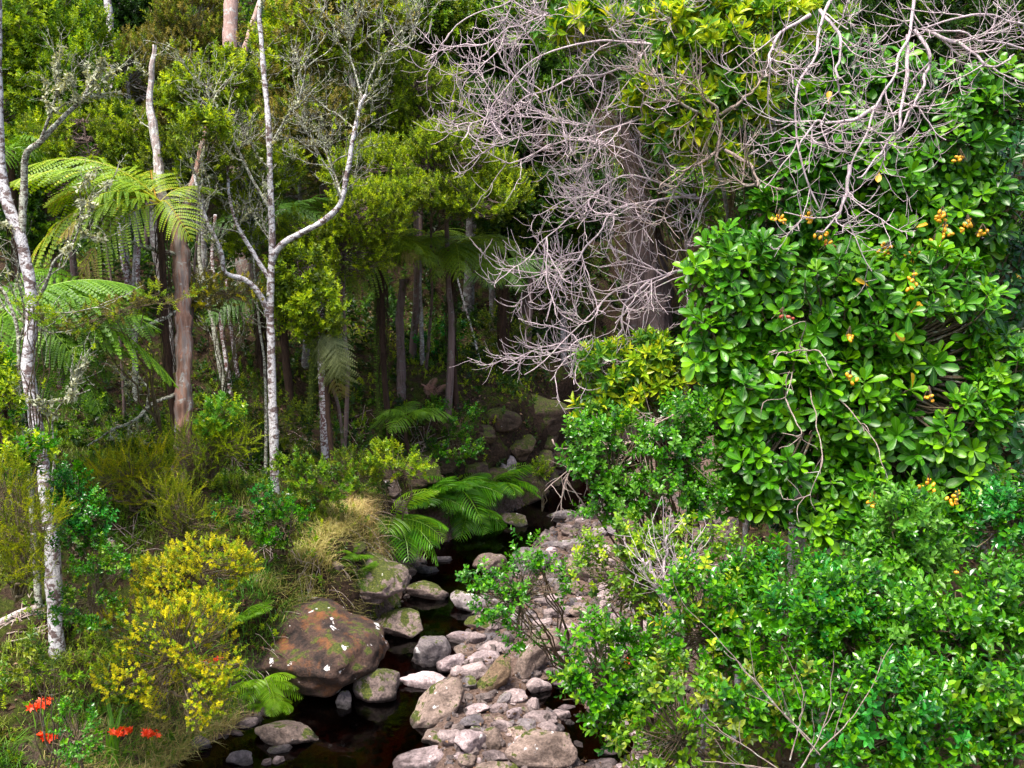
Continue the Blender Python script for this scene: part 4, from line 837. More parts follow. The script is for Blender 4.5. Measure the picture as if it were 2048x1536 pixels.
# ------------------------------------------------------------ ferns
def frond_geo(seed, L=1.6, Wd=.36, npin=17, npl=14, droop=.55, tip=False):
    """a tree-fern frond along +X, arching down: rachis, pinnae, pinnules"""
    r = np.random.default_rng(seed); g = Geo(); tipg = Geo(); s = np.linspace(0, 1, 16)
    def rach(u): u = np.asarray(u); return np.stack([L * (u - .12 * u ** 3), L * .03 * np.sin(u * 3 + seed), L * (.34 * u - droop * u ** 1.9)], -1)
    v, q = tubes(rach(s)[None], np.linspace(.012, .003, 16)[None], 4); g.add(v, q=q, r=.9, m=1)
    us = np.linspace(.14, .985, npin)
    for i, u in enumerate(us):
        c = rach(u); tn = nrm(rach(u + .01) - c); ln = L * Wd * (math.sin(math.pi * min(1, (u + .12) / 1.1) ** .85) ** .75 + .04) * r.uniform(.82, 1.08)
        for sd in (-1, 1):
            if r.random() < .04: continue
            side_ = np.array([0, sd, 0.]); d0 = nrm(side_ + tn * (.35 + .5 * u) + r.normal(size=3) * .07); k = npl
            w = np.linspace(.06, 1, k); dn = np.array([0, 0, -1.])
            pp = c + ln * (w[:, None] * d0 + dn * (.42 * w ** 2)[:, None]); tt = nrm(d0 + dn * (.84 * w)[:, None])
            pl = L / npin * .40 * (np.sin(np.pi * np.minimum(1, (w + .16) / 1.19)) ** .6) + .004
            up = nrm(np.cross(tt, tn * sd)); up = np.where(up[:, 2:] < 0, -up, up)
            for s2 in (-1, 1):
                d = nrm(np.cross(up, tt) * s2 + tt * .45); stamp(tipg if (tip and (u > .72)) else g, leaf_tpl('d', .05, .12), pp, d, up + r.normal(size=(k, 3)) * .1, pl, ln / k * 1.15, np.clip(.45 + r.normal() * .15 + r.normal(size=k) * .1, 0, 1))
            v, q = tubes((c + ln * (np.linspace(0, 1, 4)[:, None] * d0 + dn * (.42 * np.linspace(0, 1, 4) ** 2)[:, None]))[None], np.linspace(.004, .0015, 4)[None], 3); g.add(v, q=q, r=.85, m=1)
    return g, tipg
FRO = {}
def frond_mesh(mat, i, tip=False):
    k = (mat, i, tip)
    if k not in FRO:
        g, t = frond_geo(i, droop=[.75, .95, .6][i % 3], tip=tip); me = to_mesh('frond_shape', g, False); me.materials.append(M[mat]); tm = None
        if tip: tm = to_mesh('frond_tip_shape', t, False); tm.materials.append(M['ferntips'])
        FRO[k] = (me, tm)
    return FRO[k]
def tree_fern(label, px, py, D, fronds, mat, size=1.0, trunk_r=.09, skirt=True, shag=True, group='tree ferns'):
    """fronds: list of (azimuth deg: 0 = to picture right, 90 = away), pitch deg, length, tip?"""
    c = P(px, py, D); z = gz(c[0], c[1]); th = thing('tree_fern', (c[0], c[1], z), label, 'tree fern', group)
    if c[2] - z > .25:
        g, p = limb([(c[0] + .05, c[1], z - .1), (c[0] - .04, c[1], (z + c[2]) / 2), tuple(c)], trunk_r, trunk_r * .8, 24, 10, .02); obj('trunk', g, M['fernbark'], th)
        if shag:
            n = 70; k = rng.integers(10, 24, n); a = rng.uniform(0, 6.28, n); d = np.stack([np.cos(a), np.sin(a), a * 0], -1); s0 = p[k] + d * trunk_r * .9; ts = np.linspace(0, 1, 5)
            pt = s0[:, None] + rng.uniform(.3, .9, (n, 1, 1)) * (ts[None, :, None] * np.array([0, 0, -1.]) + (ts * (1 - ts))[None, :, None] * d[:, None] * .35)
            v, q = tubes(pt, taper(n, 5, .008, .003), 3); obj('dead_stalks', Geo().add(v, q=q), M['fernbark'], th, kind='stuff')
    for i, (az, pit, ln, *t) in enumerate(fronds):
        tip = bool(t and t[0]); me, tm = frond_mesh(mat, i % 3, tip); s = ln / 1.6 * size
        o = obj('frond', me, None, th, loc=(0, 0, c[2] - z)); o.rotation_euler = (R_(rng.uniform(-28, 28)), R_(-pit), R_(az)); s *= rng.uniform(.88, 1.1); o.scale = (s, s * rng.uniform(.8, 1.1), s * rng.uniform(.75, 1.2))
        if tm: q = obj('browned_tip', tm, None, o, loc=(0, 0, 0), kind='stuff')
def ring(n, pit=(5, 30), ln=(1.2, 1.6), start=0): return [(start + 360 / n * i + rng.uniform(-12, 12), rng.uniform(*pit), rng.uniform(*ln)) for i in range(n)]
tree_fern('big yellow green tree fern with orange tips behind the forked lichen trunk', 320, 405, 16.0, [(188, 40, 2.0), (172, 30, 1.7), (204, 24, 1.95), (214, 2, 1.75, 1), (196, 8, 1.9), (232, 14, 1.5), (150, 36, 1.5), (222, -14, 1.5, 1), (120, 36, 1.3), (40, 30, 1.0), (300, 0, 1.0), (182, 16, 1.6)], 'fernyellow', 1.05, .06)
tree_fern('long fronded bright tree fern behind the white lichen tree, low down', -10, 650, 14.6, [(-12, 26, 2.3), (5, 14, 2.2), (22, 20, 2.1), (0, 22, 2.0), (-18, 20, 1.9), (14, 30, 1.9), (-38, 14, 1.7), (40, 38, 1.6), (75, 40, 1.5), (110, 35, 1.5), (-60, 20, 1.4), (-90, 20, 1.3), (160, 25, 1.4), (-8, 5, 1.5), (25, 12, 1.5)], 'fern', 1.05)
tree_fern('second bright tree fern low beside the thin crooked stem', 60, 730, 15.0, [(0, 30, 1.7), (-25, 15, 1.7), (25, 38, 1.5), (-55, 0, 1.5), (60, 35, 1.4), (110, 30, 1.3), (180, 25, 1.4), (215, 15, 1.4), (-90, 10, 1.2), (270, 25, 1.2)], 'fern', .95)
tree_fern('dark green tree fern with drooping fronds in the middle of the dark gap', 765, 490, 20.0, ring(11, (5, 32), (1.1, 1.6)) + [(-60, 5, 1.6, 1), (-120, 0, 1.5), (-95, -4, 1.4), (-40, 10, 1.6), (200, 20, 1.9), (215, 5, 1.8)], 'fernmid', .95, .06)
tree_fern('wider dark tree fern left of the massive trunk with pinkish tips', 905, 500, 21.0, ring(13, (5, 30), (1.3, 1.8), 15) + [(-20, 12, 1.6, 1), (-70, 0, 1.4), (-110, 5, 1.5), (-45, 5, 1.5), (-90, 0, 1.3)], 'fernmid', .95, .06)
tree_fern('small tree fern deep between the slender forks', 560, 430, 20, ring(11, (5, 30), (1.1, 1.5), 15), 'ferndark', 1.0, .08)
tree_fern('pale silvery tree fern hanging one fan over the short flecked trunk', 655, 655, 17.2, [(-80, -62, 1.15, 1), (-100, -70, 1.0), (-50, -50, .95), (-140, -55, .8)], 'fernsilver', 1.0, .045, shag=False)
tree_fern('young dark tree fern above the forked lichen trunk', 20, 300, 17, ring(9, (5, 30), (1.0, 1.3), 15), 'fern', .9, .07)
tree_fern('low yellow green fern growing on top of the rocky bank', 815, 835, 20.2, ring(10, (15, 40), (.8, 1.1), 15), 'fern', .75, .04, shag=False, group='ground ferns')
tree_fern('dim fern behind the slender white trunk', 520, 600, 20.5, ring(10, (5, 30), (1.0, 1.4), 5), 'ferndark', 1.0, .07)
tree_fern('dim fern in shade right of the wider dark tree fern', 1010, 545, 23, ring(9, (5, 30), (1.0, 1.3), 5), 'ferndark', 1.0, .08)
#tree_fern('dead pinkish grey fern hanging beside the green creeper trunk', 868, 770, 21, [], 'ferndark', .6, .03, shag=False, group=None)
# dead frond curls
def strap_frond(seed, L=.9, n=18, wd=.34, lw=.16, droop=.5):
    r = np.random.default_rng(seed); g = Geo(); s = np.linspace(0, 1, 14)
    def rc(u): u = np.asarray(u); return np.stack([L * (u - .1 * u ** 3), L * .05 * np.sin(2.5 * u + seed), L * (.25 * u - droop * u ** 2)], -1)
    v, q = tubes(rc(s)[None], np.linspace(.006, .002, 14)[None], 3); g.add(v, q=q, r=.9)
    us = np.linspace(.12, .99, n)
    for u in us:
        c = rc(u); tn = nrm(rc(u + .01) - c); ln = L * wd * (math.sin(math.pi * min(1, (u + .14) / 1.15)) ** .7 + .05)
        for sd in (-1, 1):
            d = nrm(np.array([0, sd, -.12]) + tn * (.3 + .5 * u)); up = np.array([0, 0, 1.]) + .25 * r.normal(size=3)
            stamp(g, leaf_tpl('la', .12, .25), c[None], d[None], up[None], ln, L * .016 + ln * .035, np.clip(.5 + .15 * r.normal(), 0, 1))
    return g
SF = {}
def strap_fern(label, px, py, fr, mat, size=1.0, cat='fern', name='strap_fern', group='strap ferns', up=.05, matx=None):
    p, D = hit(px, py); th = thing(name, p, label, cat, group)
    for i, (az, pit, ln) in enumerate(fr):
        m_ = (matx or {}).get(i, mat); k = (m_, i % 3)
        if k not in SF: me = to_mesh('strap_frond_shape', strap_frond(i % 3, droop=[.5, .7, .4][i % 3]), False); me.materials.append(M[m_]); SF[k] = me
        s = ln / .9 * size; o = obj('frond', SF[k], None, th, loc=(rng.normal() * .05, rng.normal() * .05, up)); o.scale = (s, s, s); o.rotation_euler = (R_(rng.uniform(-20, 20)), R_(-pit), R_(az))
def fan(n, a0, a1, pit=(0, 45), ln=(.7, 1.0)): return [(a0 + (a1 - a0) * (i + .5) / n + rng.uniform(-8, 8), rng.uniform(*pit), rng.uniform(*ln)) for i in range(n)]
strap_fern('lime green strap fern cascading toward the pool, lowest of the big fern clump', 778, 1042, fan(13, -150, 10, (-15, 15), (.9, 1.2)) + [(20, 50, .9)], 'kiokio', 1.05, matx={0: 'fern', 2: 'fern', 4: 'fern', 5: 'fern', 7: 'fern', 9: 'fern', 13: 'kiokiolime'})
strap_fern('deep green strap fern in the middle of the big fern clump', 900, 985, fan(15, -170, 40, (-5, 45), (.8, 1.1)), 'kiokio', 1.05)
strap_fern('deep green strap fern at the far end of the big fern clump', 985, 975, fan(14, -160, 40, (-5, 45), (.75, 1.05)), 'kiokio', 1.0, matx={3: 'fern', 8: 'fern'})
strap_fern('dark strap fern at the top of the big fern clump', 850, 1010, fan(12, -180, 60, (10, 55), (.7, 1.0)), 'kiokio', 1.0)
strap_fern('deep green strap fern hanging low over the black water', 935, 1030, fan(12, -150, 0, (-20, 25), (.7, 1.0)), 'kiokio', 1.0)
strap_fern('bright small fern trailing over pebbles at the boulder foot', 525, 1370, fan(16, -200, 20, (0, 60), (.45, .65)), 'kiokiolime', 1.0, group='small bank ferns')
strap_fern('second bright small fern beneath the first at the boulder foot', 545, 1410, fan(10, -180, 0, (-10, 40), (.3, .45)), 'kiokiolime', 1.0, group='small bank ferns')
strap_fern('bright small fern spilling over the mossy mound', 760, 1185, fan(10, -180, 0, (-10, 40), (.3, .45)), 'kiokiolime', 1.0, group='small bank ferns')
strap_fern('small green fern on top of the mossy mound', 710, 1160, fan(9, 0, 360, (10, 60), (.3, .45)), 'fern', 1.0, group='small bank ferns')
strap_fern('dark little fern at the upper edge of the huge boulder', 490, 1250, fan(10, 0, 360, (20, 60), (.35, .5)), 'fern', 1.0, group='small bank ferns')
strap_fern('small fern beside the mossy brown boulder', 690, 1130, fan(9, 0, 360, (10, 60), (.3, .5)), 'fern', 1.0, group='small bank ferns')
strap_fern('curled dead fern in pink brown beside the creeper trunk', 868, 800, fan(5, 0, 360, (50, 80), (.4, .6)), 'deadfrond', .8, group=None)

# ------------------------------------------------------------ shrubs
def shrub(name, label, lobes, D, mat, tpl, per=90, size=1.0, thr=-.3, base=None, cat='shrub', group=None, parts=0, partname='leafy_shoot', mat2=None, frac2=.3, stemmat='stem', nb=None, r0=.02, dscale=.8, freq=2.4, twfrac=.7, r1=.004):
    nb = nb or (7 if name in ('leafy_bush', 'seedling_tree') else 14); r0 = min(r0, .011) if nb == 7 else r0
    pts, ax = lobe_points(lobes, D, per, thr, freq, dscale); mean = np.array([P(l[0], l[1], D) for l in lobes]).mean(0)
    if base is None: bx, by = mean[0], mean[1] + .15; bz = gz(bx, by)
    else: (bx, by, bz), _ = hit(*base)
    th = thing(name, (bx, by, bz), label, cat, group)
    tp = smooth_path([(bx, by, bz - .05), (bx * .5 + mean[0] * .5, by * .5 + mean[1] * .5, (bz + mean[2]) / 2), tuple(mean)], 10)
    g = Geo(); bp, br = branches_to(tp[:4], pts, nb, r0, r1, .1); v, q = tubes(bp, br, 5); g.add(v, q=q)
    b2, r2 = twigs_to(pts, ax, tp, .005, .0018, .3, twfrac); v, q = tubes(b2, r2, 3); g.add(v, q=q); obj('stems', g, M[stemmat], th, kind='stuff')
    sz = size * rng.uniform(.75, 1.2, len(pts)); dep = (pts - CAM) @ FW; order = np.argsort(dep); near = np.zeros(len(pts), bool); near[order[:parts]] = True
    m2 = (rng.random(len(pts)) < frac2) if mat2 else np.zeros(len(pts), bool)
    for mm, mk in ((mat, ~m2 & ~near), (mat2, m2 & ~near)):
        if mm and mk.any(): obj('foliage', scatter(Geo(), S[tpl], pts[mk], ax[mk], sz[mk]), M[mm], th, smooth=False, kind='stuff')
    for i in np.nonzero(near)[0]:
        mm = mat2 if m2[i] else mat; o = obj(partname, shoot_mesh(tpl, int(i) % len(S[tpl]), mm), None, th, loc=Vector(pts[i]) - Vector((bx, by, bz)))
        o.rotation_euler = (Vector(ax[i]).to_track_quat('Z', 'Y').to_matrix() @ Matrix.Rotation(rng.uniform(0, 6.28), 3, 'Z')).to_euler(); s = sz[i]; o.scale = (s, s, s)
    return th, pts, ax
SM = {}
def shoot_mesh(tpl, i, mat):
    k = (tpl, i, mat)
    if k not in SM: me = to_mesh('shoot_shape', Geo().add(*S[tpl][i][:3], *S[tpl][i][3:]), False); me.materials.append(M[mat]); SM[k] = me
    return SM[k]
# left bank
shrub('golden_shrub', 'upper mass of golden yellow flowering shrub on the grassy bank', [(410, 1110, 80, 45), (370, 1165, 100, 50), (460, 1130, 60, 30), (320, 1140, 60, 25), (340, 1200, 80, 40)], 12.6, 'gold', 'small', 380, .45, .05, (400, 1215), mat2='olivebright', frac2=.42, group='golden shrubs on the bank', nb=6, freq=2.6, twfrac=.4)
shrub('golden_shrub', 'lower greener mass of golden yellow shrub hanging over the bank', [(300, 1250, 110, 60), (400, 1260, 80, 80), (270, 1350, 80, 60), (370, 1390, 90, 70), (430, 1320, 50, 60)], 12.0, 'gold', 'small', 320, .42, .12, (330, 1370), mat2='olivebright', frac2=.5, group='golden shrubs on the bank', nb=6, freq=2.6, twfrac=.4)
shrub('feathery_shrub', 'feathery olive green shrub crossing the foot of the white lichen trunk', [(40, 1060, 80, 70), (60, 1130, 70, 40), (10, 980, 60, 50)], 11.3, 'feather', 'needle', 170, 1.0, -.2, (30, 1260), mat2='olive')
shrub('feathery_shrub', 'yellow orange tinged feathery shrub beneath the reddish trunk', [(270, 930, 80, 45), (230, 970, 60, 50), (300, 980, 60, 40)], 15.2, 'feather', 'needle', 120, 1.0, -.2, None, mat2='gold', frac2=.3)
shrub('feathery_shrub', 'dark green feathery shrub at the foot of the reddish trunk', [(400, 890, 70, 45), (460, 880, 60, 35), (380, 930, 50, 30)], 16.0, 'olivebright', 'needle', 120, 1.0, -.2, None, mat2='olive')
shrub('feathery_shrub', 'olive feathery shrub in the grass below the reddish trunk', [(360, 1030, 60, 40), (400, 1060, 50, 35), (330, 990, 50, 30)], 14.3, 'feather', 'needle', 120, 1.0, -.2, None, mat2='olive')
shrub('seedling_tree', 'bright lime leaved sapling glowing in front of the slim trunk pair', [(445, 835, 45, 32), (430, 855, 30, 20)], 16.0, 'lime', 'small', 170, .85, -.4, (450, 930), mat2='yellow', frac2=.4)
shrub('seedling_tree', 'pale yellow green seedling on the bank above the dark fern clump', [(780, 920, 50, 30), (830, 935, 35, 22), (760, 935, 25, 25)], 17.6, 'olivebright', 'small', 110, .8, -.2, None, mat2='yellow', frac2=.4)
shrub('glossy_bush', 'upright glossy green bush with round leaves right of the white lichen trunk', [(140, 960, 30, 35), (150, 1010, 45, 45), (180, 1040, 40, 40), (160, 1080, 50, 35)], 12.0, 'glossy', 'round', 150, 1.0, -.35, (165, 1180), mat2='bluegreen', frac2=.3)
shrub('glossy_bush', 'glossy green bush around the white trunk foot', [(190, 1120, 45, 35), (240, 1130, 40, 25), (130, 1220, 45, 30), (200, 1230, 50, 30)], 11.8, 'glossy', 'round', 110, 1.0, -.2, (190, 1290), mat2='midgreen', frac2=.4)
shrub('glossy_bush', 'blue green leafy bush at the base of the slender white tree', [(535, 990, 30, 25), (550, 1020, 35, 25), (450, 1030, 30, 25)], 15.6, 'bluegreen', 'round', 120, .9, -.3, None, mat2='glossy')
shrub('glossy_bush', 'green leafy bush low on the grass beside the dry tufts', [(545, 1060, 40, 35), (580, 1030, 30, 25)], 14.9, 'glossy', 'small', 120, .9, -.2, None, mat2='midgreen')
shrub('leafy_bush', 'green sprig growing at the edge across the white lichen trunk', [(30, 940, 45, 24), (70, 905, 40, 14)], 11.6, 'glossy', 'small', 150, 1.0, -.2, (20, 1150), mat2='olivebright', frac2=.5)
shrub('leafy_bush', 'bright green leafy bush on the edge in front of tree ferns', [(20, 820, 45, 60), (10, 760, 30, 40)], 13.2, 'olivebright', 'small', 110, 1.0, -.2, None, mat2='glossy', frac2=.3)
shrub('leafy_bush', 'small yellow green tuft growing on the white lichen trunk', [(60, 612, 30, 15), (90, 640, 26, 16)], 12.2, 'olivebright', 'small', 120, .6, -.3, (75, 1180), mat2='yellow', frac2=.3)
shrub('leafy_bush', 'brown and yellow thin leaved branch sweeping over the long frond', [(150, 640, 90, 20), (240, 620, 60, 18), (330, 590, 60, 15)], 14.0, 'olivebrown', 'tiny', 110, .9, -.1, (355, 960), mat2='olivebright', frac2=.5, nb=4)
shrub('leafy_bush', 'golden brown leafy spray across the front of the reddish trunk', [(450, 575, 80, 22), (420, 600, 60, 20), (500, 590, 40, 18)], 16.8, 'olivebrown', 'tiny', 110, 1.0, -.1, (440, 900), mat2='gold', frac2=.3)
shrub('leafy_bush', 'dark leafy bush on the bank rim above the bare soil face', [(620, 960, 50, 35), (680, 975, 40, 30), (590, 930, 35, 25)], 16.3, 'midgreen', 'small', 110, .9, -.2, None, mat2='olive')
shrub('leafy_bush', 'olive bush standing left of the green creeper trunk', [(700, 930, 45, 35), (720, 960, 40, 25)], 17.4, 'olive', 'tiny', 110, 1.0, -.2, None, mat2='midgreen')
shrub('leafy_bush', 'small glossy bush high on the rocky bank', [(905, 900, 35, 35), (940, 895, 22, 25), (880, 830, 30, 18), (930, 835, 30, 18)], 20.6, 'glossy', 'round', 90, 1.2, -.1, None, mat2='midgreen', frac2=.5)
shrub('leafy_bush', 'dim leafy bush at the back of the dark gap', [(860, 680, 60, 30), (900, 670, 50, 25), (830, 720, 40, 20)], 23, 'midgreen', 'round', 60, 1.5, -.1, None, mat2='bluegreen')
shrub('leafy_bush', 'dim olive bush behind the leaning banded pole', [(1010, 650, 60, 35), (980, 720, 60, 40), (1040, 700, 50, 40)], 24, 'olive', 'tiny', 50, 1.5, 0, None, mat2='dkgreen')
shrub('leafy_bush', 'little bright tuft on the shaded bank corner', [(1085, 938, 18, 14)], 21.5, 'olivebright', 'small', 200, .8, -.4)
shrub('leafy_bush', 'shaded green undergrowth bush beside the thin pale trunk', [(200, 880, 70, 40), (290, 870, 60, 40), (150, 830, 60, 30)], 17.2, 'midgreen', 'small', 60, 1.1, -.1, None, mat2='dkgreen')
shrub('leafy_bush', 'shaded green bush behind the slender white trunk', [(520, 880, 50, 40), (580, 850, 50, 40), (500, 800, 50, 30)], 18.5, 'olive', 'small', 60, 1.1, -.1, None, mat2='dkgreen')
shrub('leafy_bush', 'olive bush at the lowest corner behind the red flowers', [(30, 1320, 60, 45), (120, 1350, 45, 25)], 10.5, 'olive', 'small', 50, .9, -.05, None, mat2='midgreen')
shrub('leafy_bush', 'green bush between the red flower spikes at the bottom corner', [(150, 1450, 40, 45), (160, 1500, 40, 40)], 9.8, 'glossy', 'round', 90, .8, -.2, None, mat2='lime', frac2=.3)

# right side
RB = 'dense leafy shrubs on the near bank'
shrub('glossy_shrub', 'glossy shrub with small bright leaves right below the bare twig fan', [(1195, 920, 45, 60), (1170, 900, 30, 60), (1220, 1010, 60, 50), (1290, 1000, 50, 40), (1250, 880, 40, 40)], 8.6, 'glossy', 'round', 208, 1.0, -.25, (1300, 1350), mat2='lime', frac2=.35, parts=70, nb=12, group=RB)
shrub('glossy_shrub', 'tall slim leafy shrub beside the dark opening to the stream', [(1370, 830, 30, 50), (1340, 900, 60, 40), (1390, 890, 40, 30), (1350, 980, 60, 50), (1400, 1010, 50, 40)], 8.3, 'glossy', 'round', 208, 1.0, -.25, (1380, 1350), mat2='lime', frac2=.3, parts=70, group=RB)
shrub('leafy_sprig', 'lone leafy sprig standing out in front of the rocky stream', [(1058, 1105, 24, 42), (960, 1165, 40, 28), (1040, 1170, 60, 35), (1010, 1220, 70, 35), (1080, 1150, 40, 25), (1040, 1270, 40, 28), (1110, 1180, 30, 18)], 7.9, 'glossy', 'round', 120, .8, -.15, (1180, 1420), mat2='lime', frac2=.15, parts=80, nb=12, r0=.012)
shrub('glossy_shrub', 'loose green shrub with leaves trailing over the brown puddle', [(1190, 1290, 45, 30), (1165, 1350, 30, 35), (1200, 1400, 60, 60), (1250, 1330, 60, 50), (1270, 1440, 60, 50)], 7.2, 'glossy', 'shoot', 198, 1.0, -.25, (1330, 1500), mat2='midgreen', frac2=.2, parts=80, group=RB)
shrub('glossy_shrub', 'yellowish small leaved shrub behind the pale brushy dead stem', [(1230, 1080, 70, 50), (1200, 1160, 60, 50), (1290, 1120, 60, 60), (1400, 1090, 80, 50), (1350, 1180, 60, 60), (1250, 1215, 70, 35)], 7.9, 'midgreen', 'round', 135, .9, .0, (1330, 1450), mat2='yellow', frac2=.25, parts=80, group=RB)
shrub('glossy_shrub', 'shrub with dotted yellow leaves beside the brushy dead stem', [(1420, 1200, 80, 60), (1460, 1280, 70, 60), (1390, 1290, 60, 60)], 7.0, 'glossy', 'shoot', 198, 1.0, -.2, (1450, 1530), mat2='yellow', frac2=.18, parts=80, group=RB)
shrub('glossy_shrub', 'dark glossy shrub right under the main glossy tree', [(1560, 1160, 80, 45), (1640, 1180, 80, 45), (1500, 1180, 60, 45)], 7.2, 'glossy', 'shoot', 198, 1.0, -.2, (1600, 1500), mat2='bluegreen', frac2=.22, parts=80, group=RB)
shrub('glossy_shrub', 'shiny blue green leaved shrub in the middle of the near thicket', [(1620, 1240, 110, 65), (1720, 1220, 90, 55), (1700, 1290, 90, 60)], 6.4, 'glossy', 'shoot', 224, 1.0, -.3, (1680, 1530), mat2='bluegreen', frac2=.18, parts=90, group=RB)
shrub('lime_shrub', 'upright pale lime shoots rising above the near thicket', [(1790, 1040, 28, 55), (1840, 1060, 25, 50), (1745, 1130, 35, 35), (1800, 1150, 60, 45), (1860, 1130, 35, 40)], 6.9, 'lime', 'shoot', 259, 1.0, -.4, (1820, 1400), mat2='glossy', frac2=.35, parts=80)
shrub('glossy_shrub', 'bright green shrub filling the lower corner of the thicket', [(1900, 1240, 100, 60), (2000, 1200, 80, 55), (1980, 1300, 90, 70), (1860, 1320, 90, 60)], 6.0, 'glossy', 'shoot', 224, 1.0, -.3, (1930, 1530), mat2='lime', frac2=.25, parts=90, group=RB)
shrub('glossy_shrub', 'blue green glossy bush at the picture edge beside the glossy tree', [(2010, 1060, 60, 70), (1990, 1010, 40, 40)], 7.0, 'bluegreen', 'round', 208, 1.0, -.3, (2020, 1400), mat2='glossy', frac2=.4, parts=60, group=RB)
shrub('glossy_shrub', 'shrub with small shiny leaves in front of the crossed bare twigs', [(1560, 1380, 110, 70), (1480, 1420, 80, 60), (1640, 1440, 90, 60)], 5.9, 'glossy', 'shoot', 198, 1.0, -.1, (1560, 1640), mat2='olive', frac2=.2, parts=90, group=RB)
shrub('glossy_shrub', 'larger leaved shrub at the bottom edge beyond the crossed twigs', [(1780, 1420, 110, 70), (1850, 1490, 100, 50), (1730, 1500, 90, 50)], 5.5, 'glossy', 'shoot', 224, 1.0, -.25, (1800, 1640), mat2='bluegreen', frac2=.18, parts=90, group=RB)
shrub('glossy_shrub', 'bottom corner shrub with the lightest wide leaves', [(1990, 1420, 80, 70), (2010, 1500, 70, 50)], 5.5, 'glossy', 'shoot', 260, 1.0, -.25, (2000, 1640), mat2='midgreen', frac2=.3, parts=70, group=RB)
shrub('glossy_shrub', 'dark tangled shrub low between the dead stem and the thicket', [(1350, 1400, 70, 70), (1310, 1490, 70, 50), (1420, 1500, 80, 50)], 6.3, 'midgreen', 'round', 160, 1.0, -.05, (1370, 1600), mat2='olive', frac2=.3, parts=70, group=RB)

# yellow-green broadleaf
shrub('yellow_tree', 'yellow leaved tree glowing at the top between the tangles of bare twigs', [(1400, 70, 110, 70), (1330, 200, 70, 60), (1480, 90, 70, 60), (1380, 250, 70, 60), (1190, 60, 60, 30), (1560, 40, 60, 40), (1470, 200, 70, 50), (1345, 270, 40, 35), (1440, 330, 40, 25), (1170, 65, 50, 25), (1560, 50, 50, 35)], 9.45, 'yellow', 'point', 170, 1.15, .0, (1500, 1050), mat2='yellowdark', frac2=.35, cat='tree', parts=90, partname='leaf_cluster', dscale=.9, twfrac=.4)
shrub('yellow_tree', 'yellow leaved young tree below the hanging twigs near the dark trunk foot', [(1210, 750, 60, 55), (1290, 720, 60, 40), (1300, 800, 70, 50), (1200, 830, 50, 45), (1380, 740, 40, 30)], 9.4, 'yellow', 'point', 200, .85, -.25, (1330, 1200), mat2='yellowdark', frac2=.45, cat='tree', parts=80, partname='leaf_cluster', twfrac=.4)
shrub('green_tree', 'darker pointed leaved tree behind the yellow leaves at the top', [(1420, 150, 120, 120), (1400, 400, 40, 70), (1240, 60, 120, 60), (1620, 90, 100, 80), (1080, 40, 90, 50)], 11.2, 'yellowdark', 'point', 120, 1.1, -.1, (1480, 980), mat2='midgreen', frac2=.4, cat='tree', dscale=.6, twfrac=.4)

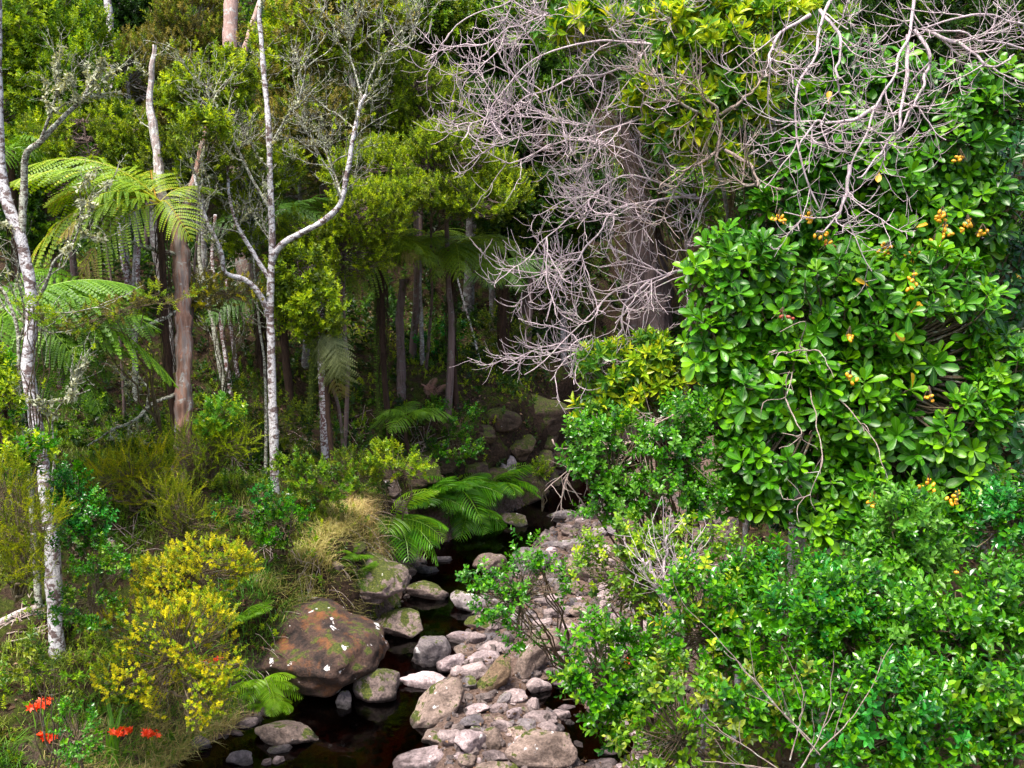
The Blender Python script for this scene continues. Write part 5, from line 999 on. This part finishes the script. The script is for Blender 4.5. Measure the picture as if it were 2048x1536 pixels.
# ------------------------------------------------------------ the glossy big-leaved trees
LT = leaf_tpl('ob', .16, .14); LM = {}
def leaf_mesh(mat, i):
    k = (mat, i)
    if k not in LM:
        v, t, m = LT; me = to_mesh('leaf_shape', Geo().add(v * np.array([1, .42, 1]), t=t, r=(i + .5) / 8, m=m)); me.materials.append(M[mat]); LM[k] = me
    return LM[k]
def rosette_tree(label, lobes, D, base, mat, nparts, per=34, thr=-.45, L=.155, fruits=(), dscale=.7, trunk_r=.09, orange=4):
    pts, ax = lobe_points(lobes, D, per, thr, 1.3, dscale); ax = nrm(ax + np.array([0, -.25, .1]))
    (bx, by, bz), _ = hit(*base); mean = np.array([P(l[0], l[1], D) for l in lobes]).mean(0); th = thing('glossy_tree', (bx, by, bz), label, 'tree', 'big leaved glossy trees')
    g, tp = limb([(bx, by, bz - .1), (bx * .6 + mean[0] * .4, by * .5 + mean[1] * .5 + .3, bz * .5 + mean[2] * .5), tuple(mean + np.array([0, .3, .3]))], trunk_r, trunk_r * .4, 22, 9, .08); obj('trunk', g, M['greybark'], th)
    for i in range(9):
        bp, br = branches_to(tp, pts, 1, .03, .008, .12); v, q = tubes(bp, br, 6); obj('branch', Geo().add(v, q=q), M['greybark'], th)
    g = Geo(); b2, r2 = twigs_to(pts, ax, tp, .012, .004, .6); v, q = tubes(b2, r2, 4); g.add(v, q=q); obj('twigs', g, M['stem'], th, kind='stuff')
    N = len(pts); nl = 9; sc_ = rng.uniform(.6, 1.25, N); ref = rand_dirs(N); X_ = nrm(np.cross(ax, ref)); Y_ = np.cross(ax, X_)
    az = (np.arange(nl) * 2.3999)[None] + rng.uniform(0, 6.3, (N, 1)); el = np.radians(np.linspace(2, 58, nl))[None] + rng.normal(size=(N, nl)) * .15
    d = X_[:, None] * (np.cos(az) * np.cos(el))[..., None] + Y_[:, None] * (np.sin(az) * np.cos(el))[..., None] + ax[:, None] * np.sin(el)[..., None]
    up = ax[:, None] * np.cos(el)[..., None] - np.sin(el)[..., None] * nrm(X_[:, None] * np.cos(az)[..., None] + Y_[:, None] * np.sin(az)[..., None]) + rng.normal(size=(N, nl, 3)) * .12
    pos = pts[:, None] + ax[:, None] * np.linspace(-.03, .02, nl)[None, :, None]; ln = L * sc_[:, None] * rng.uniform(.8, 1.1, (N, nl)) * np.linspace(1.05, .7, nl)[None]
    rn = np.clip(rng.beta(1.5, 1.5, (N, 1)) + rng.normal(size=(N, nl)) * .12 + np.linspace(-.08, .16, nl)[None], 0, 1)
    pos, d, up, ln, rn = pos.reshape(-1, 3), d.reshape(-1, 3), up.reshape(-1, 3), ln.ravel(), rn.ravel()
    o_ = np.argsort((pos - CAM) @ FW); near, rest = o_[:nparts], o_[nparts:]
    gg = Geo(); stamp(gg, LT, pos[rest], d[rest], up[rest], ln[rest], ln[rest] * rng.uniform(.36, .46, len(rest)), rn[rest]); obj('foliage', gg, M[mat], th, kind='stuff')
    F = frames(d, up)
    for j, i in enumerate(near):
        om = j % 75 == 37 and orange
        o = obj('leaf', leaf_mesh('orangeleaf' if om else mat, int(rn[i] * 7.99)), None, th, loc=(0, 0, 0)); Mx = Matrix([list(F[i][0]) , list(F[i][1]), list(F[i][2])]).to_4x4()
        s = ln[i]; o.matrix_local = Matrix.Translation(Vector(pos[i] - np.array([bx, by, bz]))) @ Mx @ Matrix.Diagonal((s, s, s, 1))
        if om: o['label'] = 'old orange leaf'
    for (px, py, dd, col, nf) in fruits:
        c = P(px, py, D - dd); cl = obj('fruit_stalk', stalk_geo(), M['stem'], th, loc=Vector(c - np.array([bx, by, bz])))
        for q in range(nf):
            f = obj('fruit', FRUIT[col], None, cl, loc=(rng.normal() * .028, rng.normal() * .02, -.05 + rng.normal() * .026)); f.rotation_euler = rng.normal(size=3); f.scale = (1, 1, 1)
    return th, pts
def stalk_geo():
    a = rng.normal(size=(6, 3)) * .03; a[:, 2] = -.06; u = np.linspace(0, 1, 4)[None, :, None]; v, q = tubes(a[:, None] * u + np.array([0, 0, .03]) * (1 - u), taper(6, 4, .004, .002), 3); return Geo().add(v, q=q)
v0, f0 = ICO[2]; FRUIT = {}
for c_ in ('fruit', 'fruitred'):
    me = to_mesh('drupe_shape', Geo().add(v0 * np.array([.0125, .0125, .02]), t=f0)); me.materials.append(M[c_]); FRUIT[c_] = me
rosette_tree('main big leaved glossy tree with orange fruit filling the centre of the thicket', [(1480, 560, 120, 110), (1600, 640, 140, 120), (1750, 620, 130, 130), (1880, 640, 120, 150), (1560, 770, 140, 100), (1720, 800, 150, 110), (1880, 830, 130, 120), (1480, 860, 60, 60), (1560, 930, 130, 70), (1740, 960, 110, 70), (1900, 980, 110, 80), (1700, 1040, 120, 50), (1830, 1060, 110, 50), (1990, 740, 70, 90), (1440, 700, 70, 80), (1500, 1000, 70, 40)],
  8.6, (1650, 1300), 'karaka', 300, per=66, L=.15, fruits=[(1700, 660, .5, 'fruit', 5), (1856, 955, .75, 'fruit', 11), (1915, 985, .7, 'fruit', 9), (1748, 988, .7, 'fruit', 9), (1858, 780, .75, 'fruit', 5), (1702, 745, .8, 'fruit', 5), (1566, 622, .8, 'fruitred', 4), (1828, 548, .6, 'fruit', 7), (1905, 1128, .4, 'fruit', 5)])
rosette_tree('upper big leaved glossy tree behind the hanging bare twigs', [(1700, 160, 110, 80), (1800, 200, 110, 90), (1640, 300, 120, 100), (1760, 330, 130, 110), (1900, 300, 120, 130), (1980, 200, 70, 70), (1560, 440, 90, 70), (1680, 460, 120, 80), (1820, 460, 130, 90), (1960, 430, 90, 100)],
  9.5, (1850, 1200), 'karaka', 300, per=66, L=.152, fruits=[(1885, 420, .9, 'fruit', 12), (1890, 450, .9, 'fruit', 10), (1935, 435, .9, 'fruit', 9), (1965, 455, .9, 'fruit', 7), (1775, 490, .9, 'fruit', 12), (1825, 495, .9, 'fruit', 8), (1870, 475, .9, 'fruit', 7), (1620, 420, .9, 'fruit', 8), (1645, 465, .9, 'fruit', 6), (1560, 423, .8, 'fruit', 9), (1662, 485, .8, 'fruitred', 4), (1920, 305, .8, 'fruit', 6)])
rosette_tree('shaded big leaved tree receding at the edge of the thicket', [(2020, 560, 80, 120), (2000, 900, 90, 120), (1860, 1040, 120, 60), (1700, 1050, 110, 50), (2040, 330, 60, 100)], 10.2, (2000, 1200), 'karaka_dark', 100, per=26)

# ------------------------------------------------------------ bare twiggy trees
def arch_tree(name, label, limbs, D, levels, mat, r=(.03, .008), base=None, trunk=None, group=None, tr=.09, wob=.05):
    """limbs: polylines [(px,py,dD)]; a trunk reaches the ground"""
    l0 = [P(a, b, D + c) for a, b, c in (trunk or limbs[0])]
    bz = gz(l0[0][0], l0[0][1]); th = thing(name, (l0[0][0], l0[0][1], bz), label, 'bare tree', group)
    if trunk:
        pts = [np.array([l0[0][0], l0[0][1], bz - .15])] + l0; g, p = limb(pts, tr, tr * .4, 40, 10, .04); obj('trunk', g, M['greybark'], th)
    lp = []
    for i, l in enumerate(limbs):
        sc_ = l[0] if isinstance(l[0], (int, float)) else 1.0; pp = l[1:] if isinstance(l[0], (int, float)) else l
        wp = [P(a, b, D + c) for a, b, c in pp]
        if trunk and (not lp or min(np.linalg.norm(q_ - wp[0], axis=1).min() for q_ in lp) > .12):
            tq = smooth_path([P(a, b, D + c) for a, b, c in trunk], 40); j_ = int(np.argmin(np.linalg.norm(tq + np.array([0, 0, .25]) - wp[0], axis=1))); wp = [tq[j_], (tq[j_] + wp[0]) / 2 + np.array([0, 0, .05])] + wp
        g, p = limb(wp, r[0] * sc_, r[1] * sc_, 34, 7, wob, .1, seed=i + 40); obj('limb', g, M[mat], th); lp.append(p[np.linspace(0, len(p) - 1, 26).astype(int)])
    cur = np.array(lp); g = Geo()
    for lv in levels:
        cur = children(cur, lv['n'], lv.get('tr', (.15, 1)), lv.get('ang', (30, 70)), lv['L'], lv.get('K', 8), lv.get('curl', (0, -.02, .12)), lv.get('wob', .12), frac=lv.get('frac', 1))
        v, q = tubes(cur, taper(len(cur), cur.shape[1], lv['r'][0], lv['r'][1]), lv.get('sides', 4)); g.add(v, q=q)
    obj('twigs', g, M[mat], th, kind='stuff'); return th
LV = [dict(n=12, L=(.3, .75), r=(.0068, .0038), K=10, curl=(-.03, -.02, -.02), wob=.17), dict(n=5, L=(.18, .45), r=(.0042, .0026), K=8, curl=(0, 0, .12), sides=3, wob=.18), dict(n=5, L=(.07, .24), r=(.0029, .0017), K=6, curl=(0, 0, .16), sides=3, frac=.85)]
arch_tree('bare_tree', 'leafless purplish grey tree arching its tangled twigs over the stream', [
  [(1440, 60, 0), (1330, 90, -.2), (1200, 80, -.4), (1080, 110, -.5), (1000, 180, -.5), (960, 260, -.5)],
  [(1400, 120, .2), (1290, 130, 0), (1170, 150, -.2), (1060, 190, -.3), (980, 250, -.4)],
  [(1430, 260, .3), (1330, 230, 0), (1250, 250, -.2), (1150, 280, -.3), (1060, 270, -.4), (960, 290, -.5)],
  [(1440, 300, .2), (1340, 330, 0), (1240, 300, -.2), (1140, 285, -.2), (1040, 330, -.3)],
  [(1400, 400, .1), (1330, 370, 0), (1240, 350, -.1), (1160, 410, -.2), (1100, 470, -.3), (1060, 530, -.3)],
  [(1390, 390, .1), (1320, 400, 0), (1230, 420, -.1), (1180, 490, -.2), (1120, 560, -.2), (1090, 640, -.3)],
  [(1380, 540, .1), (1300, 560, 0), (1230, 580, -.1), (1170, 640, -.2), (1110, 700, -.3), (1050, 750, -.3)],
  [(1300, 560, 0), (1250, 610, 0), (1240, 660, 0), (1200, 690, -.1), (1150, 700, -.2)],
  [(1180, 0, 0), (1100, 20, -.2), (1010, 60, -.3), (960, 120, -.4)],
  [(1100, -20, 0), (1000, 10, -.2), (930, 40, -.3), (890, 80, -.3)],
  [(1240, 250, .1), (1130, 240, -.1), (1020, 230, -.3), (930, 250, -.3), (880, 240, -.4)]],
  9.6, LV, 'twig', (.013, .0045), trunk=[(1600, 900, 1.6), (1580, 600, 1.5), (1560, 350, 1.3), (1500, 100, .6), (1440, -60, .2)])
arch_tree('bare_tree', 'leafless pale grey tree hanging forked twigs in front of the upper glossy tree', [
  [(1830, -20, 0), (1820, 60, -.2), (1800, 110, -.3), (1770, 180, -.4), (1740, 240, -.5), (1700, 330, -.5)],
  [(1815, 70, -.2), (1812, 160, -.3), (1800, 230, -.4), (1770, 290, -.4), (1720, 350, -.5)],
  [(1830, 60, -.2), (1860, 110, -.3), (1850, 160, -.3), (1820, 230, -.4), (1790, 280, -.4)],
  [(1760, 210, -.4), (1700, 240, -.5), (1630, 250, -.5), (1600, 300, -.5)],
  [(1700, 330, -.5), (1690, 400, -.5), (1660, 440, -.5), (1640, 470, -.5)],
  [(1660, 0, 0), (1640, 60, -.1), (1620, 130, -.2), (1590, 200, -.3), (1595, 260, -.3), (1605, 340, -.3), (1640, 420, -.3)],
  [(1620, 30, 0), (1560, 70, -.1), (1540, 120, -.2), (1570, 150, -.2)],
  [(2080, 60, 0), (1980, 30, -.2), (1900, 40, -.3), (1840, 60, -.3)],
  [(2080, 110, 0), (2000, 80, -.2), (1920, 70, -.3), (1850, 50, -.3)],
  [(1640, 20, 0), (1680, 80, -.2), (1670, 160, -.3), (1690, 200, -.3)],
  [(1850, 60, -.2), (1920, 90, -.3), (1980, 130, -.4), (2040, 110, -.4)]],
  8.5, [dict(n=7, L=(.25, .6), r=(.0055, .0032), K=9, curl=(0, -.02, .04)), dict(n=4, L=(.15, .38), r=(.0035, .002), K=8, curl=(0, 0, .1), sides=3), dict(n=3, L=(.08, .2), r=(.003, .0016), K=6, curl=(0, 0, .12), sides=3, frac=.7)], 'twig', (.016, .006),
  trunk=[(2260, 900, .6), (2240, 400, .5), (2160, 0, .4), (2000, -140, .2), (1840, -100, .1)])
arch_tree('bare_tree', 'leafless tan twigged tree standing among the yellow leaves at the top', [
  [(1430, 330, 0), (1440, 240, -.1), (1400, 180, -.2), (1360, 140, -.2)], [(1435, 260, 0), (1390, 220, -.1), (1340, 190, -.2), (1310, 130, -.2)], [(1440, 230, 0), (1500, 190, -.1), (1540, 140, -.1)],
  [(1440, 300, 0), (1390, 330, -.1), (1350, 350, -.2), (1320, 380, -.2)], [(1450, 300, 0), (1500, 330, -.1), (1510, 370, -.2), (1470, 350, -.2)]],
  9.2, [dict(n=8, L=(.2, .5), r=(.006, .004), K=8), dict(n=5, L=(.15, .35), r=(.004, .0022), K=7, sides=3)], 'twigwarm', (.015, .006), trunk=[(1500, 800, 1.4), (1470, 500, .9), (1432, 330, 0)], tr=.035)
arch_tree('dead_branch', 'hooked pale bare branch poking from the centre of the main glossy tree', [
  [(1600, 690, 0), (1610, 640, -.2), (1560, 660, -.3)], [(1600, 700, 0), (1570, 705, -.2), (1540, 700, -.3)], [(1600, 700, 0), (1640, 705, -.2), (1660, 740, -.3)], [(1570, 795, 0), (1530, 805, -.2), (1522, 840, -.2)], [(1570, 795, 0), (1590, 840, -.2), (1600, 870, -.3), (1560, 900, -.3)], [(1640, 880, 0), (1645, 930, -.2), (1620, 990, -.2), (1630, 1020, -.2)], [(1620, 990, -.2), (1590, 1000, -.2), (1575, 995, -.2)], [(1745, 880, 0), (1760, 920, -.2), (1775, 950, -.2), (1770, 970, -.2)]],
  7.75, [dict(n=3, L=(.08, .22), r=(.004, .0025), K=6, wob=.2, curl=(0, 0, -.05))], 'twigwarm', (.0055, .0028), wob=.02, trunk=[(1660, 1150, 1.9), (1640, 900, 1.8), (1600, 720, 1.3)], tr=.03)
arch_tree('dead_branch', 'bare grey branch fanning forked twigs over the far end of the pool', [
  [(1330, 830, .3), (1290, 870, .1), (1240, 890, 0), (1180, 885, -.2), (1120, 890, -.3), (1105, 870, -.3)], [(1250, 890, 0), (1190, 910, -.1), (1140, 940, -.2), (1125, 990, -.2)], [(1300, 870, .1), (1260, 920, 0), (1220, 930, 0)], [(1400, 800, .3), (1350, 830, .1), (1300, 860, 0)]],
  9.0, [dict(n=7, L=(.15, .45), r=(.005, .003), K=8, curl=(0, 0, -.03)), dict(n=3, L=(.1, .25), r=(.0035, .002), K=7, sides=3, curl=(0, 0, -.03))], 'twigwarm', (.014, .006), trunk=[(1420, 1100, .5), (1400, 930, .4), (1340, 840, .3)], tr=.03)
arch_tree('bare_shrub', 'upright brushy whitish dead stem among the yellowish shrubs', [
  [(1345, 1340, 0), (1340, 1240, 0), (1330, 1150, 0), (1335, 1060, 0)], [(1342, 1220, 0), (1310, 1160, -.1), (1290, 1110, -.1)], [(1340, 1200, 0), (1365, 1150, -.1), (1380, 1100, 0)]],
  7.3, [dict(n=16, L=(.12, .4), r=(.003, .0018), K=7, ang=(20, 50), curl=(0, 0, .1)), dict(n=3, L=(.06, .18), r=(.0025, .0015), K=5, sides=3)], 'twig', (.014, .006))
arch_tree('bare_shrub', 'long straight pale twigs crossing low in front of the thicket', [
  [(1620, 1480, 0), (1540, 1400, 0), (1480, 1330, 0), (1430, 1270, 0), (1370, 1210, 0)], [(1640, 1510, 0), (1570, 1430, 0), (1500, 1350, 0), (1450, 1300, 0)], [(1560, 1540, 0), (1500, 1500, 0), (1440, 1460, 0), (1400, 1420, 0)], [(1640, 1500, 0), (1700, 1440, 0), (1740, 1380, 0), (1755, 1360, 0)], [(1600, 1540, 0), (1640, 1470, 0), (1660, 1400, 0), (1665, 1360, 0)], [(1580, 1520, 0), (1600, 1440, 0), (1610, 1380, 0)], [(1560, 1540, 0), (1480, 1530, 0), (1400, 1520, 0)]],
  5.3, [dict(n=3, L=(.1, .3), r=(.0025, .0015), K=6, ang=(20, 40), sides=3)], 'twigwarm', (.0036, .0016), wob=.012)

# ------------------------------------------------------------ red flowers, blades
def blade_geo(N, L, w, lean=.8, seed=0, K=6, spread=.06):
    r = np.random.default_rng(seed); a = r.uniform(0, 6.28, N); ln = L * r.uniform(.6, 1.1, N); le = lean * r.uniform(.3, 1.2, N); u = np.linspace(0, 1, K)
    o = np.stack([np.cos(a), np.sin(a)], -1); x = (ln * le)[:, None] * (u ** 2)[None]; z = ln[:, None] * (u - .45 * le[:, None] * u ** 2.5)
    base = r.normal(size=(N, 2)) * spread; c = np.stack([base[:, :1] + o[:, :1] * x, base[:, 1:] + o[:, 1:] * x, z], -1)
    sd = np.stack([-np.sin(a), np.cos(a), a * 0], -1)[:, None] * (w * (1 - u ** 3) * (.55 + .45 * np.sin(u * 3.1)))[None, :, None] / 2
    v = np.stack([c - sd, c + sd], 2); idx = np.arange(N * K * 2).reshape(N, K, 2)
    q = np.stack([idx[:, :-1, 0], idx[:, :-1, 1], idx[:, 1:, 1], idx[:, 1:, 0]], -1).reshape(-1, 4)
    return v.reshape(-1, 3), q, np.repeat(r.random(N), K * 2)
BM = []
for i in range(4):
    g = Geo(); v, q, rr = blade_geo(1, .75, .022, .9, i, 8, 0); g.add(v, q=q, r=rr); me = to_mesh('blade_shape', g); me.materials.append(M['longblade']); BM.append(me)
PET = []
for i in range(2):
    g = Geo(); a = np.arange(6) * 1.047 + i; d = np.stack([np.cos(a) * .8, np.sin(a) * .8, a * 0 + .6], -1); stamp(g, leaf_tpl('la', .1, .25), np.zeros((6, 3)), d, np.tile([0, 0, 1.], (6, 1)) - d * .3, .034, .014, rng.random(6)); me = to_mesh('flower_shape', g); me.materials.append(M['red']); PET.append(me)
def montbretia(label, bpx, bpy, spikes, nblades, D=None, spread=1.0):
    p, D_ = hit(bpx, bpy); th = thing('red_flower_plant', p, label, 'flower', 'scarlet flowered plants')
    for i in range(nblades):
        o = obj('blade', BM[i % 4], None, th, loc=(rng.normal() * .05, rng.normal() * .05, 0)); o.rotation_euler = (0, 0, rng.uniform(0, 6.28)); s = rng.uniform(.7, 1.2) * spread; o.scale = (s, s, s)
    for (px, py) in spikes:
        c = P(px, py, D_ - .15); pth = smooth_path([p, p * .45 + c * .55 + np.array([0, 0, .12]), c], 10); v, q = tubes(pth[None], taper(1, 10, .004, .002), 4); st = obj('flower_stalk', Geo().add(v, q=q), M['greenstem'], th)
        d = nrm(rng.normal(size=3) * np.array([1, .5, .25])) if rng.random() < .5 else np.array([.9, 0, .15])
        for k in range(20):
            f = obj('flower', PET[k % 2], None, st, loc=Vector(c + d * (k - 9.5) * .009 + rng.normal(size=3) * np.array([.024, .02, .014])) ); f.rotation_euler = rng.normal(size=3) * .7; s = rng.uniform(1.1, 1.8); f.scale = (s, s, s)
montbretia('scarlet flower spike pair at the bottom corner above a brown flat rock', 95, 1510, [(80, 1410), (95, 1474)], 8)
montbretia('arching bladed plant with two scarlet heads under the golden shrub', 225, 1530, [(245, 1464), (300, 1467)], 26, spread=1.1)
montbretia('single scarlet head with narrow blades at the side of the golden shrub', 385, 1355, [(421, 1325)], 16)
montbretia('scarlet flower head caught among twigs beside the stony bar', 1262, 1380, [(1244, 1326)], 5)
# grass masses
def grass_at(n, xr, yr, keep, L, w, mat, name='grass', seed=1, lean=.9):
    r = np.random.default_rng(seed); x = r.uniform(*xr, n); y = r.uniform(*yr, n); z = ground(x, y); m = keep(x, y, z, r); x, y, z = x[m], y[m], z[m]; N = len(x)
    v, q, rr = blade_geo(N, L, w, lean, seed, 4, 0); v = v.reshape(N, -1, 3) * r.uniform(.6, 1.3, (N, 1, 1)) + np.stack([x, y, z - .01], -1)[:, None]
    cl = np.clip(n2(x, y, .9, 41) * .5 + .42, 0, 1); rr = np.clip(rr.reshape(N, -1) * .5 + cl[:, None] * .6 - .05, 0, 1)
    obj(name, Geo().add(v.reshape(-1, 3), q=q, r=rr.ravel()), M[mat], smooth=False, kind='stuff')
def dL(x, y): return np.interp(y, YL, XL) - x
grass_at(90000, (-9.5, 0), (8.6, 19), lambda x, y, z, r: (dL(x, y) > .12) & (n2(x, y, .8, 21) > -.25 + .05 * (y - 14)) & (dL(x, y) < 6), .17, .007, 'grass', 'grass', 2)
def ledge(x, y, z, r): d = dL(x, y); return (np.abs(d - .55 - .1 * n2(x, y, 2, 3)) < .3) & (y > 13.8) & (y < 17.2) | (d > .0) & (d < 1.0) & (y > 10.2) & (y < 13) & (n2(x, y, 1.5, 8) > -.1)
grass_at(90000, (-5.5, -.8), (10, 17.5), ledge, .28, .007, 'drygrass', 'dry_grass', 3, 1.3)
grass_at(16000, (-6, -1.5), (10, 14.2), lambda x, y, z, r: (dL(x, y) > .05) & (dL(x, y) < 1.1), .3, .008, 'longblade', 'long_grass', 4, 1.2)
# small green plants, moss, litter over the bank and slope
def cover(name, tpl, mat, n, xr, yr, keep, size, seed, dz=0.0):
    r = np.random.default_rng(seed); x = r.uniform(*xr, n); y = r.uniform(*yr, n); z = ground(x, y); m = keep(x, y, z); x, y, z = x[m], y[m], z[m]; N = len(x)
    a = r.normal(size=(N, 3)) * .45 + np.array([0, -.15, 1]); obj(name, scatter(Geo(), S[tpl], np.stack([x, y, z + dz], -1), a, size * r.uniform(.6, 1.5, N), r=r), M[mat], smooth=False, kind='stuff')
cover('ground_herbs', 'small', 'midgreen', 5200, (-10, 1), (9, 21), lambda x, y, z: (dL(x, y) > .2) & (n2(x, y, 1.1, 33) > .0), .7, 11)
cover('ground_herbs', 'tiny', 'olivebright', 9000, (-10, 1), (9, 24), lambda x, y, z: (dL(x, y) > .05) & (n2(x, y, 1.0, 35) > .02), .8, 12)
cover('undergrowth', 'small', 'dkgreen', 5500, (-14, 16), (17, 30), lambda x, y, z: (z > .5) & (n2(x, y, .7, 37) > -.05), 1.3, 13)
cover('undergrowth', 'small', 'dkgreen', 4000, (-16, 16), (22, 44), lambda x, y, z: z > .5, 2.0, 14)
cover('ground_herbs', 'round', 'glossy', 1500, (.8, 7), (5, 14), lambda x, y, z: z > .5, .9, 15)
cover('moss', 'cushion', 'moss', 26000, (-5, 3), (13, 26), lambda x, y, z: (dL(x, y) > -.02) & (dL(x, y) < 1.5) & (n2(x, y, 2.2, 39) > .0), 1.0, 16)
def litter(n, seed):
    r = np.random.default_rng(seed); x = r.uniform(-11, 7, n); y = r.uniform(9, 28, n); z = ground(x, y); m = (z > .35); x, y, z = x[m], y[m], z[m]; N = len(x)
    g = Geo(); stamp(g, leaf_tpl('d', .3, .2), np.stack([x, y, z + .012], -1), nrm(r.normal(size=(N, 3)) * np.array([1, 1, .35])), np.array([0, 0, 1.]) + r.normal(size=(N, 3)) * .5, r.uniform(.03, .1, N), r.uniform(.012, .035, N), r.random(N)); obj('leaf_litter', g, M['litter'], smooth=False, kind='stuff')
litter(34000, 5)
def bar_litter(n, seed):
    r = np.random.default_rng(seed); x = r.uniform(-4, 4, n); y = r.uniform(10, 22, n); z = ground(x, y); m = (z > -.02) & (z < .4); x, y, z = x[m], y[m], z[m]; N = len(x)
    g = Geo(); stamp(g, leaf_tpl('d', .3, .2), np.stack([x, y, z + .05 + .05 * r.random(N)], -1), nrm(r.normal(size=(N, 3)) * np.array([1, 1, .3])), np.array([0, 0, 1.]) + r.normal(size=(N, 3)) * .5, r.uniform(.03, .08, N), r.uniform(.012, .03, N), r.random(N)); obj('fallen_leaves', g, M['litter'], smooth=False, kind='stuff')
bar_litter(2600, 6)
# fallen sticks and exposed roots
def sticks(name, label, pts, n, L, mat, seed, cat='twig', up=.02):
    r = np.random.default_rng(seed); g = Geo(); ps = []
    for i in range(n):
        k = i % len(pts); p, D = hit(pts[k][0] + r.normal() * 25, pts[k][1] + r.normal() * 12); a = r.uniform(0, 3.14); l = L * r.uniform(.5, 1.2); u = np.linspace(-.5, .5, 7)
        x = p[0] + np.cos(a) * u * l; y = p[1] + np.sin(a) * u * l; ps.append(np.stack([x, y, ground(x, y) + up + .03 * r.random() + .02 * np.sin(u * 5)], -1))
    v, q = tubes(np.array(ps), taper(n, 7, .009, .004), 4); obj(name, g.add(v, q=q), M[mat], kind='stuff')
sticks('fallen_sticks', '', [(600, 880), (720, 860), (850, 870), (860, 890), (250, 1090), (480, 950), (320, 900), (40, 1230), (60, 1250), (700, 1150), (620, 1150), (550, 1120)], 130, .6, 'twigwarm', 3)
def roots(n=70):
    r = np.random.default_rng(9); ps = []
    for i in range(n):
        y = r.uniform(12.8, 17.5); x = float(np.interp(y, YL, XL)) - r.uniform(.3, .6); p = np.array([x, y, gz(x, y) + .02]); out = [p]; d = nrm(np.array([.8, -.3, .05]) + r.normal(size=3) * .3)
        for k in range(7): d = nrm(d + np.array([0, 0, -.28]) + r.normal(size=3) * .15); p = p + d * r.uniform(.05, .1); out.append(p)
        ps.append(out)
    v, q = tubes(np.array(ps), taper(n, 8, .004, .0015), 3); obj('hanging_roots', Geo().add(v, q=q), M['twigwarm'], kind='stuff')
roots()
def fallen_log(label, a, b, r0, mat):
    pa, _ = hit(*a); pb, _ = hit(*b); mid = (pa + pb) / 2; mid[2] = max(mid[2], gz(mid[0], mid[1])) + .02
    g, p = limb([pa + [0, 0, .03], mid, pb + [0, 0, .03]], r0, r0 * .7, 20, 8, .03); g2 = obj('fallen_log', g, M[mat], label=label, cat='log')
fallen_log('grey weathered log lying at the foot of the white lichen tree', (-20, 1262), (120, 1212), .05, 'deadwood')
fallen_log('thin bleached pole lying under the grey weathered log', (-10, 1215), (60, 1232), .022, 'deadwood')
fallen_log('short broken stump piece beside the glossy green bush', (222, 1085), (228, 1108), .05, 'pinkwood')
